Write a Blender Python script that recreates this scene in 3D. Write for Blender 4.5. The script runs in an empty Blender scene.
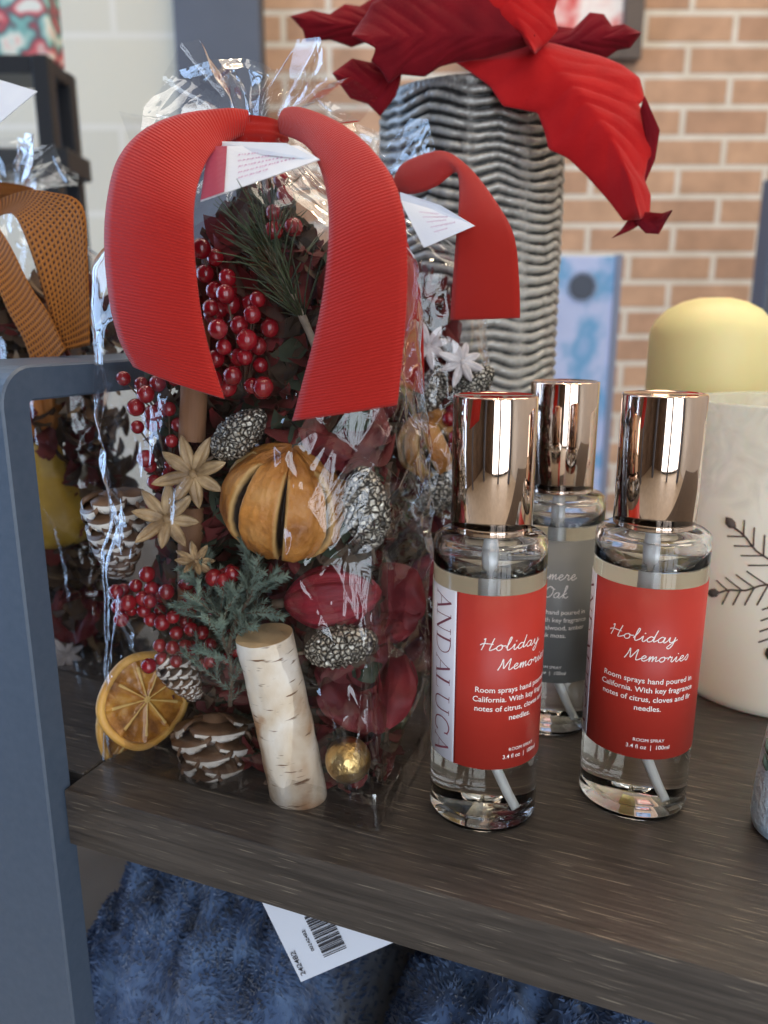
import bpy, math, random
import numpy as np
from mathutils import Vector, Matrix, noise
random.seed(7)
rnd = random.uniform
scene = bpy.context.scene
COL = scene.collection
PI = math.pi
R = math.radians
Z0 = 0.95          # height of the shelf top above the shop floor
EYE = 0.178        # camera height above the shelf top
F = 770.0          # focal length in pixels of the 768x1024 frame
PITCH = R(13.6)

# ------------------------------------------------------------------ camera
cam = bpy.data.cameras.new('camera')
co = bpy.data.objects.new('camera', cam); COL.objects.link(co)
co.location = (0, 0, Z0 + EYE)
co.rotation_euler = (PI / 2 - PITCH, 0, 0)
cam.sensor_fit = 'VERTICAL'; cam.sensor_height = 34.6; cam.sensor_width = 25.95
cam.lens = F / 1024 * 34.6
cam.clip_start = 0.01; cam.clip_end = 50
cam.dof.use_dof = True; cam.dof.focus_distance = 0.275; cam.dof.aperture_fstop = 9.0
scene.camera = co

# ------------------------------------------------------------------ light and exposure
scene.view_settings.view_transform = 'Standard'
scene.view_settings.look = 'None'
scene.view_settings.gamma = 1.0
scene.view_settings.use_curve_mapping = False
scene.view_settings.exposure = 0.0
scene.cycles.transparent_max_bounces = 24
scene.cycles.max_bounces = 14
scene.cycles.transmission_bounces = 14
scene.cycles.sample_clamp_indirect = 8.0
w = bpy.data.worlds.new('world'); scene.world = w; w.use_nodes = True
w.node_tree.nodes['Background'].inputs[0].default_value = (.6, .75, 1, 1)
w.node_tree.nodes['Background'].inputs[1].default_value = 1.0

def area(name, loc, target, sx, sy, power, col):
    l = bpy.data.lights.new(name, 'AREA'); l.shape = 'RECTANGLE'
    l.size = sx; l.size_y = sy; l.energy = power; l.color = col
    o = bpy.data.objects.new(name, l); COL.objects.link(o)
    o.location = (loc[0], loc[1], loc[2] + Z0)
    d = Vector(target) - Vector(loc)
    o.rotation_euler = d.to_track_quat('-Z', 'Y').to_euler()
    return o
area('window_daylight', (-1.95, .95, .45), (0, .95, .45), 1.5, 2.7, 60, (.42, .64, 1))
area('shopfront_daylight', (.65, -2.35, .45), (.65, 0, .45), 2.2, 2.7, 74, (.86, .93, 1))
area('back_skylight', (.9, 1.0, 1.93), (.9, 1.0, 0), 2.2, .8, 22, (1, .86, .66))
area('left_skylight', (-1.1, .9, 1.93), (-1.1, .9, 0), 1.0, .6, 5, (1, .92, .8))
LAMPS = [(.55, -.35), (.95, .35), (-.15, -.5), (.15, .75)]

# ------------------------------------------------------------------ pixel and shelf frames
cp, sp = math.cos(PITCH), math.sin(PITCH)
def ray(px, py):
    a = (px - 384) / F; b = (512 - py) / F
    return Vector((a, cp + b * sp, b * cp - sp))
def G(px, py, z=0.0):
    r = ray(px, py); t = (z - EYE) / r.z
    return Vector((r.x * t, r.y * t, z))
def at(px, py, Y):
    r = ray(px, py); t = Y / r.y
    return Vector((r.x * t, Y, EYE + r.z * t))
C0 = G(63, 790)
e = G(768, 986) - C0
TH = math.atan2(e.y, e.x)
U = Vector((math.cos(TH), math.sin(TH), 0)); V = Vector((-U.y, U.x, 0))
def W(u, v, z=0.0): return Vector((C0.x, C0.y, 0)) + U * u + V * v + Vector((0, 0, z))
def onv(px, py, v):
    """world point on the plane standing v behind the shelf's front edge"""
    r = ray(px, py); o = Vector((0, 0, EYE))
    t = (v - (o - C0).dot(V)) / r.dot(V)
    return o + r * t
def loc_uv(P):
    d = P - C0; return Vector((d.dot(U), d.dot(V), P.z))
LM = Matrix.Translation((C0.x, C0.y, 0)) @ Matrix.Rotation(TH, 4, 'Z')
ZM = Matrix.Translation((0, 0, Z0))

# ------------------------------------------------------------------ materials
MATS = {}
def nt(name):
    m = bpy.data.materials.new(name); m.use_nodes = True
    t = m.node_tree; return m, t, t.nodes['Principled BSDF'], t.nodes['Material Output']
def mat(name, col, rough=.5, metal=0., **k):
    if name in MATS: return MATS[name]
    m, t, b, o = nt(name)
    b.inputs['Base Color'].default_value = (*col, 1); b.inputs['Roughness'].default_value = rough
    b.inputs['Metallic'].default_value = metal
    for key, v in k.items():
        b.inputs[{'trans': 'Transmission Weight', 'ior': 'IOR', 'sheen': 'Sheen Weight', 'sheenr': 'Sheen Roughness', 'coat': 'Coat Weight',
                  'spec': 'Specular IOR Level', 'sss': 'Subsurface Weight', 'alpha': 'Alpha'}[key]].default_value = v
    MATS[name] = m; return m
def noisy(name, cols, scale, rough=.6, metal=0., bump=0., bscale=None, detail=4, stretch=(1, 1, 1), pos=None, coord='Object', dist=0.0, bdist=.001, **k):
    """principled material whose colour runs over a ramp driven by noise, with a noise bump"""
    m = mat(name, cols[0], rough, metal, **k); t = m.node_tree; b = t.nodes['Principled BSDF']
    tc = t.nodes.new('ShaderNodeTexCoord'); mp = t.nodes.new('ShaderNodeMapping'); mp.inputs['Scale'].default_value = stretch
    n = t.nodes.new('ShaderNodeTexNoise'); n.inputs['Scale'].default_value = scale; n.inputs['Detail'].default_value = detail; n.inputs['Distortion'].default_value = dist
    r = t.nodes.new('ShaderNodeValToRGB')
    t.links.new(tc.outputs[coord], mp.inputs[0]); t.links.new(mp.outputs[0], n.inputs['Vector']); t.links.new(n.outputs['Fac'], r.inputs[0])
    pos = pos or [.3 + .4 * i / max(1, len(cols) - 1) for i in range(len(cols))]
    while len(r.color_ramp.elements) < len(cols): r.color_ramp.elements.new(.5)
    for el, c, p in zip(r.color_ramp.elements, cols, pos): el.position = p; el.color = (*c, 1)
    for el, c, p in zip(r.color_ramp.elements, cols, pos): el.position = p; el.color = (*c, 1)
    t.links.new(r.outputs[0], b.inputs['Base Color'])
    if bump:
        n2 = t.nodes.new('ShaderNodeTexNoise'); n2.inputs['Scale'].default_value = bscale or scale * 2; n2.inputs['Detail'].default_value = 5
        t.links.new(mp.outputs[0], n2.inputs['Vector'])
        bp = t.nodes.new('ShaderNodeBump'); bp.inputs['Strength'].default_value = bump; bp.inputs['Distance'].default_value = bdist
        t.links.new(n2.outputs['Fac'], bp.inputs['Height']); t.links.new(bp.outputs[0], b.inputs['Normal'])
    return m
def math_node(t, op, a, b=None, c=None):
    n = t.nodes.new('ShaderNodeMath'); n.operation = op
    for i, v in enumerate((a, b, c)):
        if v is None: continue
        if isinstance(v, (int, float)): n.inputs[i].default_value = v
        else: t.links.new(v, n.inputs[i])
    return n.outputs[0]

def film_mat(name, tint, base=.035, boost=1.5, rough=.04, bstr=.35):
    m, t, b, o = nt(name); t.nodes.remove(b)
    tr = t.nodes.new('ShaderNodeBsdfTransparent'); tr.inputs[0].default_value = (*tint, 1)
    gl = t.nodes.new('ShaderNodeBsdfGlossy'); gl.inputs['Roughness'].default_value = rough; gl.inputs['Color'].default_value = (1, 1, 1, 1)
    ge = t.nodes.new('ShaderNodeNewGeometry'); dt = t.nodes.new('ShaderNodeVectorMath'); dt.operation = 'DOT_PRODUCT'
    tc = t.nodes.new('ShaderNodeTexCoord')
    n1 = t.nodes.new('ShaderNodeTexVoronoi'); n1.feature = 'DISTANCE_TO_EDGE'; n1.inputs['Scale'].default_value = 38
    nn = t.nodes.new('ShaderNodeTexNoise'); nn.inputs['Scale'].default_value = 22; nn.inputs['Detail'].default_value = 3; nn.inputs['Distortion'].default_value = .8
    mx = t.nodes.new('ShaderNodeVectorMath'); mx.operation = 'MULTIPLY_ADD'; mx.inputs[1].default_value = (.06, .06, .06)
    t.links.new(nn.outputs['Color'], mx.inputs[0]); t.links.new(tc.outputs['Object'], mx.inputs[2])
    t.links.new(tc.outputs['Object'], nn.inputs['Vector']); t.links.new(mx.outputs[0], n1.inputs['Vector'])
    h = math_node(t, 'ADD', math_node(t, 'MULTIPLY', n1.outputs['Distance'], .8), nn.outputs['Fac'])
    bp = t.nodes.new('ShaderNodeBump'); bp.inputs['Strength'].default_value = bstr; bp.inputs['Distance'].default_value = .004
    t.links.new(h, bp.inputs['Height'])
    t.links.new(bp.outputs[0], gl.inputs['Normal']); t.links.new(bp.outputs[0], dt.inputs[0]); t.links.new(ge.outputs['Incoming'], dt.inputs[1])
    g = math_node(t, 'SUBTRACT', 1.0, math_node(t, 'ABSOLUTE', dt.outputs['Value'])); g = math_node(t, 'POWER', g, 5.0)
    fac = math_node(t, 'MULTIPLY_ADD', math_node(t, 'MULTIPLY_ADD', g, .96, .04), boost, base); fac = math_node(t, 'MINIMUM', fac, 1.0)
    mi = t.nodes.new('ShaderNodeMixShader'); t.links.new(fac, mi.inputs[0]); t.links.new(tr.outputs[0], mi.inputs[1]); t.links.new(gl.outputs[0], mi.inputs[2])
    t.links.new(mi.outputs[0], o.inputs[0]); MATS[name] = m; return m

FILM = film_mat('clear_film', (.97, .97, .98), base=.0, boost=1.6, bstr=.16)
FRILL = film_mat('clear_film_frill', (.95, .95, .96), base=.0, boost=1.7, bstr=.3)
def ribbon_mat(name, c, ribs):
    m = mat(name, c, .62, sheen=.12, sheenr=.4, spec=.22); t = m.node_tree; b = t.nodes['Principled BSDF']
    tc = t.nodes.new('ShaderNodeTexCoord'); sx = t.nodes.new('ShaderNodeSeparateXYZ'); t.links.new(tc.outputs['UV'], sx.inputs[0])
    s = math_node(t, 'SINE', math_node(t, 'MULTIPLY', sx.outputs['Y'], ribs * 2 * PI))
    bp = t.nodes.new('ShaderNodeBump'); bp.inputs['Strength'].default_value = .5; bp.inputs['Distance'].default_value = .0003
    t.links.new(s, bp.inputs['Height']); t.links.new(bp.outputs[0], b.inputs['Normal'])
    return m
RIB = ribbon_mat('red_grosgrain', (.45, .016, .010), 98)
RIB2 = ribbon_mat('plain_red_ribbon', (.42, .016, .009), 260)
def wood_mat():
    m = mat('dark_wood_laminate', (.05, .04, .035), .33, spec=.5); t = m.node_tree; b = t.nodes['Principled BSDF']
    tc = t.nodes.new('ShaderNodeTexCoord'); mp = t.nodes.new('ShaderNodeMapping'); mp.inputs['Scale'].default_value = (14, 330, 330)
    n = t.nodes.new('ShaderNodeTexNoise'); n.inputs['Scale'].default_value = 1.6; n.inputs['Detail'].default_value = 9; n.inputs['Roughness'].default_value = .62; n.inputs['Distortion'].default_value = .3
    r = t.nodes.new('ShaderNodeValToRGB')
    for el, c, p in zip(r.color_ramp.elements, ((.032, .026, .023), (.080, .065, .055)), (.34, .68)): el.position = p; el.color = (*c, 1)
    mp2 = t.nodes.new('ShaderNodeMapping'); mp2.inputs['Scale'].default_value = (36, 1300, 1300)
    n2 = t.nodes.new('ShaderNodeTexNoise'); n2.inputs['Scale'].default_value = 1.5; n2.inputs['Detail'].default_value = 1
    r2 = t.nodes.new('ShaderNodeValToRGB'); r2.color_ramp.elements[0].position = .66; r2.color_ramp.elements[0].color = (0, 0, 0, 1); r2.color_ramp.elements[1].position = .73; r2.color_ramp.elements[1].color = (.75, .75, .75, 1)
    mx = t.nodes.new('ShaderNodeMix'); mx.data_type = 'RGBA'; mx.inputs[7].default_value = (.30, .25, .19, 1)
    t.links.new(tc.outputs['Object'], mp.inputs[0]); t.links.new(mp.outputs[0], n.inputs['Vector']); t.links.new(n.outputs['Fac'], r.inputs[0])
    t.links.new(tc.outputs['Object'], mp2.inputs[0]); t.links.new(mp2.outputs[0], n2.inputs['Vector']); t.links.new(n2.outputs['Fac'], r2.inputs[0])
    t.links.new(r2.outputs[0], mx.inputs[0]); t.links.new(r.outputs[0], mx.inputs[6]); t.links.new(mx.outputs[2], b.inputs['Base Color'])
    bp = t.nodes.new('ShaderNodeBump'); bp.inputs['Strength'].default_value = .35; bp.inputs['Distance'].default_value = .0006
    t.links.new(n.outputs['Fac'], bp.inputs['Height']); t.links.new(bp.outputs[0], b.inputs['Normal'])
    return m
WOOD = wood_mat()
STEEL = noisy('blue_grey_powder_coat', [(.062, .088, .13), (.075, .10, .145)], 300, rough=.42, bump=.08, bscale=900)
GLASS = mat('clear_glass', (1, 1, 1), 0.0, trans=1, ior=1.42)
LIQ = mat('clear_pale_liquid', (1, .985, .93), 0.0, trans=1, ior=.955)
CAPM = mat('rose_gold_metal', (.86, .66, .53), .05, 1.0)
PLAST = mat('translucent_white_plastic', (.88, .90, .91), .3)
LRED = mat('red_label_paper', (.46, .034, .022), .42, spec=.4)
LWHITE = mat('white_label_paper', (.78, .77, .85), .45)
LTRANS = mat('thin_backlit_label', (.86, .84, .80), .6)
_t = LTRANS.node_tree; _tr = _t.nodes.new('ShaderNodeBsdfTranslucent'); _tr.inputs[0].default_value = (.92, .90, .84, 1); _mi = _t.nodes.new('ShaderNodeMixShader'); _mi.inputs[0].default_value = .75
_t.links.new(_t.nodes['Principled BSDF'].outputs[0], _mi.inputs[1]); _t.links.new(_tr.outputs[0], _mi.inputs[2]); _t.links.new(_mi.outputs[0], _t.nodes['Material Output'].inputs[0])
LGREY = mat('grey_label_paper', (.20, .20, .195), .45)
INKW = mat('white_ink', (.90, .84, .80), .5)
INKM = mat('maroon_ink', (.22, .05, .08), .5)
INKD = mat('dark_ink', (.03, .03, .04), .6)
CARD = noisy('white_card', [(.74, .73, .76), (.80, .79, .80)], 60, rough=.6)
CARDM = mat('maroon_print', (.42, .05, .08), .5)
INKP = mat('faded_pink_ink', (.62, .34, .48), .6)
BERRY = noisy('berry_red', [(.15, .003, .008), (.32, .010, .018)], 90, rough=.22, coat=.5)
STEM = noisy('dark_twig', [(.05, .03, .018), (.12, .08, .05)], 200, rough=.8)
NEEDLE = noisy('grey_green_needles', [(.075, .115, .09), (.21, .27, .21)], 90, rough=.65)
PINE = noisy('dark_pine_needles', [(.016, .030, .014), (.06, .085, .035)], 90, rough=.55)
PODR = noisy('crimson_pod', [(.11, .004, .010), (.30, .014, .030)], 60, rough=.6, bump=.5, bscale=300, stretch=(3, 3, .5))
PETR = noisy('dark_red_petal', [(.055, .003, .005), (.17, .008, .012)], 50, rough=.7, bump=.4, bscale=260)
ORRIND = noisy('dried_orange_rind', [(.26, .085, .018), (.52, .21, .04), (.66, .33, .10)], 75, rough=.5, bump=.8, bscale=420, detail=8)
_t = ORRIND.node_tree; _b = _t.nodes['Principled BSDF']; _src = _b.inputs['Base Color'].links[0].from_socket
_a = _t.nodes.new('ShaderNodeAttribute'); _a.attribute_name = 'slit'
for _lo, _hi, _c in ((.1, 1.0, (.60, .36, .13)), (-.45, -.05, (.022, .012, .007))):
    _mr = _t.nodes.new('ShaderNodeMapRange'); _mr.inputs['From Min'].default_value = _lo; _mr.inputs['From Max'].default_value = _hi
    _mx = _t.nodes.new('ShaderNodeMix'); _mx.data_type = 'RGBA'; _mx.inputs[6].default_value = (*_c, 1); _t.links.new(_a.outputs['Fac'], _mr.inputs[0])
    _t.links.new(_mr.outputs[0], _mx.inputs[0]); _t.links.new(_src, _mx.inputs[7]); _src = _mx.outputs[2]
_t.links.new(_src, _b.inputs['Base Color'])
SLITD = noisy('dark_slit_flesh', [(.018, .010, .006), (.07, .035, .015)], 200, rough=.9)
SLITE = noisy('pale_slit_edge', [(.50, .27, .08), (.62, .38, .14)], 120, rough=.6)
PEEL = noisy('golden_peel', [(.50, .24, .045), (.74, .42, .10)], 90, rough=.45, bump=.4, bscale=500)
FLESH = noisy('dried_orange_flesh', [(.13, .040, .007), (.38, .15, .02), (.56, .30, .06)], 110, rough=.25, bump=.9, bscale=260, coat=.4)
MEMB = noisy('orange_membrane', [(.56, .34, .09), (.68, .46, .16)], 120, rough=.5)
CONEB = noisy('brown_cone_scale', [(.060, .028, .014), (.20, .105, .055)], 120, rough=.5)
CONEW = noisy('whitened_cone_tip', [(.50, .44, .37), (.78, .74, .68)], 200, rough=.7)
SILV = mat('silver_painted_cone', (.5, .5, .5), .35, .5)
_t = SILV.node_tree; _b = _t.nodes['Principled BSDF']; _tc = _t.nodes.new('ShaderNodeTexCoord'); _v = _t.nodes.new('ShaderNodeTexVoronoi'); _v.feature = 'DISTANCE_TO_EDGE'; _v.inputs['Scale'].default_value = 430
_r = _t.nodes.new('ShaderNodeValToRGB')
for _e, _c, _p in zip(_r.color_ramp.elements, ((.018, .013, .009), (.62, .58, .49)), (.05, .30)): _e.position = _p; _e.color = (*_c, 1)
_bp = _t.nodes.new('ShaderNodeBump'); _bp.inputs['Strength'].default_value = 1; _bp.inputs['Distance'].default_value = .0009
_n = _t.nodes.new('ShaderNodeTexNoise'); _n.inputs['Scale'].default_value = 300; _m = _t.nodes.new('ShaderNodeVectorMath'); _m.operation = 'MULTIPLY_ADD'; _m.inputs[1].default_value = (.003, .003, .003)
_t.links.new(_tc.outputs['Object'], _n.inputs['Vector']); _t.links.new(_n.outputs['Color'], _m.inputs[0]); _t.links.new(_tc.outputs['Object'], _m.inputs[2]); _t.links.new(_m.outputs[0], _v.inputs['Vector'])
_t.links.new(_v.outputs['Distance'], _r.inputs[0]); _t.links.new(_r.outputs[0], _b.inputs['Base Color']); _t.links.new(_v.outputs['Distance'], _bp.inputs['Height']); _t.links.new(_bp.outputs[0], _b.inputs['Normal'])
GOLD = noisy('gold_leaf', [(.45, .25, .06), (.86, .62, .27)], 160, rough=.28, metal=1., bump=1., bscale=330)
ANISE = noisy('pale_gold_anise', [(.15, .08, .03), (.55, .38, .20)], 180, rough=.45, bump=.5, bscale=500)
ANISW = noisy('whitewashed_anise', [(.42, .38, .38), (.72, .68, .68)], 180, rough=.5, bump=.5, bscale=500)
CINN = noisy('cinnamon_bark', [(.17, .07, .03), (.34, .17, .08)], 60, rough=.7, bump=.5, stretch=(1, 1, .2))
def birch_mat():
    m = noisy('birch_bark', [(.40, .20, .085), (.66, .54, .40), (.80, .74, .66)], 42, rough=.7, bump=.7, bscale=160, pos=[.36, .46, .62], stretch=(1, 1, .8), dist=.5)
    t = m.node_tree; b = t.nodes['Principled BSDF']; src = b.inputs['Base Color'].links[0].from_socket
    tc = t.nodes.new('ShaderNodeTexCoord'); mp = t.nodes.new('ShaderNodeMapping'); mp.inputs['Scale'].default_value = (90, 90, 520)
    n = t.nodes.new('ShaderNodeTexNoise'); n.inputs['Scale'].default_value = 1.4
    r = t.nodes.new('ShaderNodeValToRGB'); r.color_ramp.elements[0].position = .62; r.color_ramp.elements[0].color = (0, 0, 0, 1); r.color_ramp.elements[1].position = .70
    mx = t.nodes.new('ShaderNodeMix'); mx.data_type = 'RGBA'; mx.inputs[7].default_value = (.17, .085, .04, 1)
    t.links.new(tc.outputs['Object'], mp.inputs[0]); t.links.new(mp.outputs[0], n.inputs['Vector']); t.links.new(n.outputs['Fac'], r.inputs[0])
    t.links.new(r.outputs[0], mx.inputs[0]); t.links.new(src, mx.inputs[6]); t.links.new(mx.outputs[2], b.inputs['Base Color'])
    return m
BIRCH = birch_mat()
CUTW = noisy('cut_pale_wood', [(.50, .33, .17), (.66, .48, .28)], 60, rough=.8)
BURLAP = None

# ------------------------------------------------------------------ mesh helpers
def tag(o, label=None, cat=None, group=None, kind=None):
    for k, v in (('label', label), ('category', cat), ('group', group), ('kind', kind)):
        if v: o[k] = v
    return o
def thing(name, label, cat, M=None, group=None):
    """an Empty at the thing's base; M is given in shelf-height world space"""
    o = bpy.data.objects.new(name, None); COL.objects.link(o); o.empty_display_size = .01
    M = M if M is not None else Matrix.Identity(4)
    o.matrix_world = ZM @ M
    o['_k'] = 1; del o['_k']
    FR[o.name] = M.copy()
    return tag(o, label, cat, group)
FR = {}
def mk(name, verts, faces, material, parent=None, world=False, smooth=True, fm=None, uv=None, M=None):
    """one mesh object; with a parent the verts are in the thing's frame (or in world space if world=True)"""
    vs = [Vector(v) for v in verts]
    if M is not None: vs = [M @ v for v in vs]
    if parent is not None and world:
        I = FR[parent.name].inverted(); vs = [I @ v for v in vs]
    me = bpy.data.meshes.new(name); me.from_pydata([tuple(v) for v in vs], [], [tuple(f) for f in faces])
    ms = material if isinstance(material, (list, tuple)) else [material]
    for m_ in ms: me.materials.append(m_)
    if smooth: me.polygons.foreach_set('use_smooth', [True] * len(me.polygons))
    if fm is not None: me.polygons.foreach_set('material_index', list(fm))
    if uv is not None:
        l = me.uv_layers.new(name='uv'); vi = np.zeros(len(me.loops), dtype=np.int32); me.loops.foreach_get('vertex_index', vi)
        l.data.foreach_set('uv', np.array(uv, dtype=np.float32)[vi].ravel())
    me.update()
    o = bpy.data.objects.new(name, me); COL.objects.link(o)
    if parent is not None: o.parent = parent; FR[o.name] = FR[parent.name]
    else:
        # origin at the foot of the mesh
        xs = [v.x for v in vs]; ys = [v.y for v in vs]; zs = [v.z for v in vs]
        c = Vector(((min(xs) + max(xs)) / 2, (min(ys) + max(ys)) / 2, min(zs)))
        me.transform(Matrix.Translation(-c)); o.location = c + Vector((0, 0, Z0)); FR[o.name] = Matrix.Translation(c)
    return o
class MB:
    """collects shapes into one mesh"""
    def __init__(s): s.v = []; s.f = []; s.m = []
    def add(s, v, f, mi=0, M=None):
        k = len(s.v); s.v += [(M @ Vector(p)) if M is not None else Vector(p) for p in v]
        s.f += [tuple(i + k for i in q) for q in f]; s.m += [mi] * len(f)
    def build(s, name, material, parent=None, **k): return mk(name, s.v, s.f, material, parent, fm=s.m, **k)
def box(a, b, bev=0.0):
    (x0, y0, z0), (x1, y1, z1) = a, b
    if not bev:
        v = [(x, y, z) for z in (z0, z1) for y in (y0, y1) for x in (x0, x1)]
        return v, [(0, 2, 3, 1), (4, 5, 7, 6), (0, 1, 5, 4), (2, 6, 7, 3), (0, 4, 6, 2), (1, 3, 7, 5)]
    v = []; d = bev
    for X, sx in ((x0, 1), (x1, -1)):
        for Y, sy in ((y0, 1), (y1, -1)):
            for Zz, sz in ((z0, 1), (z1, -1)):
                v += [(X + sx * d, Y + sy * d, Zz), (X + sx * d, Y, Zz + sz * d), (X, Y + sy * d, Zz + sz * d)]
    def I(ix, iy, iz, k): return ((ix * 2 + iy) * 2 + iz) * 3 + k
    f = []
    for iz, fl in ((0, 1), (1, 0)):
        q = [I(0, 0, iz, 0), I(0, 1, iz, 0), I(1, 1, iz, 0), I(1, 0, iz, 0)]; f.append(q if fl else q[::-1])
    for iy, fl in ((0, 0), (1, 1)):
        q = [I(0, iy, 0, 1), I(0, iy, 1, 1), I(1, iy, 1, 1), I(1, iy, 0, 1)]; f.append(q[::-1] if not fl else q)
    for ix, fl in ((0, 1), (1, 0)):
        q = [I(ix, 0, 0, 2), I(ix, 0, 1, 2), I(ix, 1, 1, 2), I(ix, 1, 0, 2)]; f.append(q if fl else q[::-1])
    for ix in (0, 1):
        for iy in (0, 1): f.append([I(ix, iy, 0, 1), I(ix, iy, 1, 1), I(ix, iy, 1, 2), I(ix, iy, 0, 2)])
        for iz in (0, 1): f.append([I(ix, 0, iz, 0), I(ix, 1, iz, 0), I(ix, 1, iz, 2), I(ix, 0, iz, 2)])
    for iy in (0, 1):
        for iz in (0, 1): f.append([I(0, iy, iz, 0), I(1, iy, iz, 0), I(1, iy, iz, 1), I(0, iy, iz, 1)])
    for ix in (0, 1):
        for iy in (0, 1):
            for iz in (0, 1): f.append([I(ix, iy, iz, 0), I(ix, iy, iz, 1), I(ix, iy, iz, 2)])
    return v, f
def lathe(prof, n=64, fn=None):
    v = []; f = []; m = len(prof)
    for i in range(n):
        a = 2 * PI * i / n
        for j, (r, z) in enumerate(prof):
            if fn: r, z = fn(r, z, a, j)
            v.append(Vector((r * math.cos(a), r * math.sin(a), z)))
    for i in range(n):
        k = (i + 1) % n
        for j in range(m - 1):
            r0, r1 = prof[j][0], prof[j + 1][0]
            if r0 == 0 and r1 == 0: continue
            if r0 == 0: f.append((i * m + j, k * m + j + 1, i * m + j + 1))
            elif r1 == 0: f.append((i * m + j, k * m + j, i * m + j + 1))
            else: f.append((i * m + j, k * m + j, k * m + j + 1, i * m + j + 1))
    return v, f
def tube(pts, r, n=8, cap=True):
    pts = [Vector(p) for p in pts]; rr = r if isinstance(r, (list, tuple)) else [r] * len(pts)
    v = []; f = []; up = None
    for i, p in enumerate(pts):
        d = (pts[min(i + 1, len(pts) - 1)] - pts[max(i - 1, 0)]).normalized()
        if up is None: up = d.orthogonal().normalized()
        else: up = (up - d * up.dot(d)).normalized()
        s = d.cross(up)
        for k in range(n):
            a = 2 * PI * k / n; v.append(p + (up * math.cos(a) + s * math.sin(a)) * rr[i])
    for i in range(len(pts) - 1):
        for k in range(n):
            l = (k + 1) % n; f.append((i * n + k, i * n + l, (i + 1) * n + l, (i + 1) * n + k))
    if cap: f.append(tuple(range(n))[::-1]); f.append(tuple((len(pts) - 1) * n + k for k in range(n)))
    return v, f
def ball(r, nu=14, nv=10, fn=None):
    prof = [(r * math.sin(PI * j / nv) if 0 < j < nv else 0, -r * math.cos(PI * j / nv)) for j in range(nv + 1)]
    v, f = lathe(prof, nu)
    if fn: v = [fn(Vector(p)) for p in v]
    return v, f
def catmull(P, n):
    P = [Vector(p) for p in P]; out = []; m = len(P) - 1
    for i in range(n):
        t = i / (n - 1) * m; k = min(int(t), m - 1); t -= k
        a, b, c, d = P[max(k - 1, 0)], P[k], P[k + 1], P[min(k + 2, m)]
        out.append(.5 * ((2 * b) + (c - a) * t + (2 * a - 5 * b + 4 * c - d) * t * t + (3 * b - a - 3 * c + d) * t ** 3))
    return out
def axM(pos, ax, tw=0., s=1.):
    """matrix that puts a shape's z axis along ax at pos"""
    q = Vector(ax).normalized().to_track_quat('Z', 'Y')
    return Matrix.Translation(pos) @ q.to_matrix().to_4x4() @ Matrix.Rotation(tw, 4, 'Z') @ Matrix.Scale(s, 4)
def img(deg, k=0.):
    """direction: deg counter-clockwise from image right, plus k towards the viewer"""
    return Vector((math.cos(R(deg)), -k, math.sin(R(deg)) + .0))
def copy_tree(o, parent=None):
    c = o.copy(); COL.objects.link(c); c.parent = parent
    for k in ('label', 'group'):
        if parent is None and k in c: pass
    for ch in list(o.children): copy_tree(ch, c)
    return c
def put(proto, M, label=None, group=None):
    """the first use moves the thing itself, later uses copy it with all its parts"""
    if proto.name in USED: o = copy_tree(proto)
    else: o = proto; USED.add(proto.name)
    o.matrix_world = ZM @ M
    if label: o['label'] = label
    if group: o['group'] = group
    elif 'group' in o: del o['group']
    return o
USED = set()

# ------------------------------------------------------------------ the shop room
def sbox(name, a, b, m, bev=0., kind='structure', M=None):
    v, f = box(a, b, bev); return tag(mk(name, v, f, m, smooth=False, M=M), kind=kind)
def brick_mat():
    m = mat('red_brick', (.5, .3, .2), .85); t = m.node_tree; b = t.nodes['Principled BSDF']
    tc = t.nodes.new('ShaderNodeTexCoord'); sx = t.nodes.new('ShaderNodeSeparateXYZ'); cx = t.nodes.new('ShaderNodeCombineXYZ')
    t.links.new(tc.outputs['Object'], sx.inputs[0]); t.links.new(sx.outputs['X'], cx.inputs['X']); t.links.new(math_node(t, 'SUBTRACT', sx.outputs['Z'], (at(650, 108.8, 2.05).z + Z0) % .068 + .0035), cx.inputs['Y'])
    br = t.nodes.new('ShaderNodeTexBrick'); br.inputs['Scale'].default_value = 1
    br.inputs['Color1'].default_value = (.52, .32, .205, 1); br.inputs['Color2'].default_value = (.41, .24, .155, 1); br.inputs['Mortar'].default_value = (.66, .60, .52, 1)
    br.inputs['Brick Width'].default_value = .215; br.inputs['Row Height'].default_value = .068; br.inputs['Mortar Size'].default_value = .0075; br.inputs['Mortar Smooth'].default_value = .2
    br.inputs['Bias'].default_value = -.1
    t.links.new(cx.outputs[0], br.inputs['Vector'])
    n = t.nodes.new('ShaderNodeTexNoise'); n.inputs['Scale'].default_value = 18; n.inputs['Detail'].default_value = 5; t.links.new(tc.outputs['Object'], n.inputs['Vector'])
    mx = t.nodes.new('ShaderNodeMix'); mx.data_type = 'RGBA'; mx.blend_type = 'OVERLAY'; mx.inputs[0].default_value = .35
    t.links.new(br.outputs['Color'], mx.inputs[6]); t.links.new(n.outputs['Fac'], mx.inputs[7]); t.links.new(mx.outputs[2], b.inputs['Base Color'])
    bp = t.nodes.new('ShaderNodeBump'); bp.inputs['Distance'].default_value = .006; bp.invert = True; bp.inputs['Strength'].default_value = .7
    t.links.new(br.outputs['Fac'], bp.inputs['Height']); t.links.new(bp.outputs[0], b.inputs['Normal'])
    return m
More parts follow.
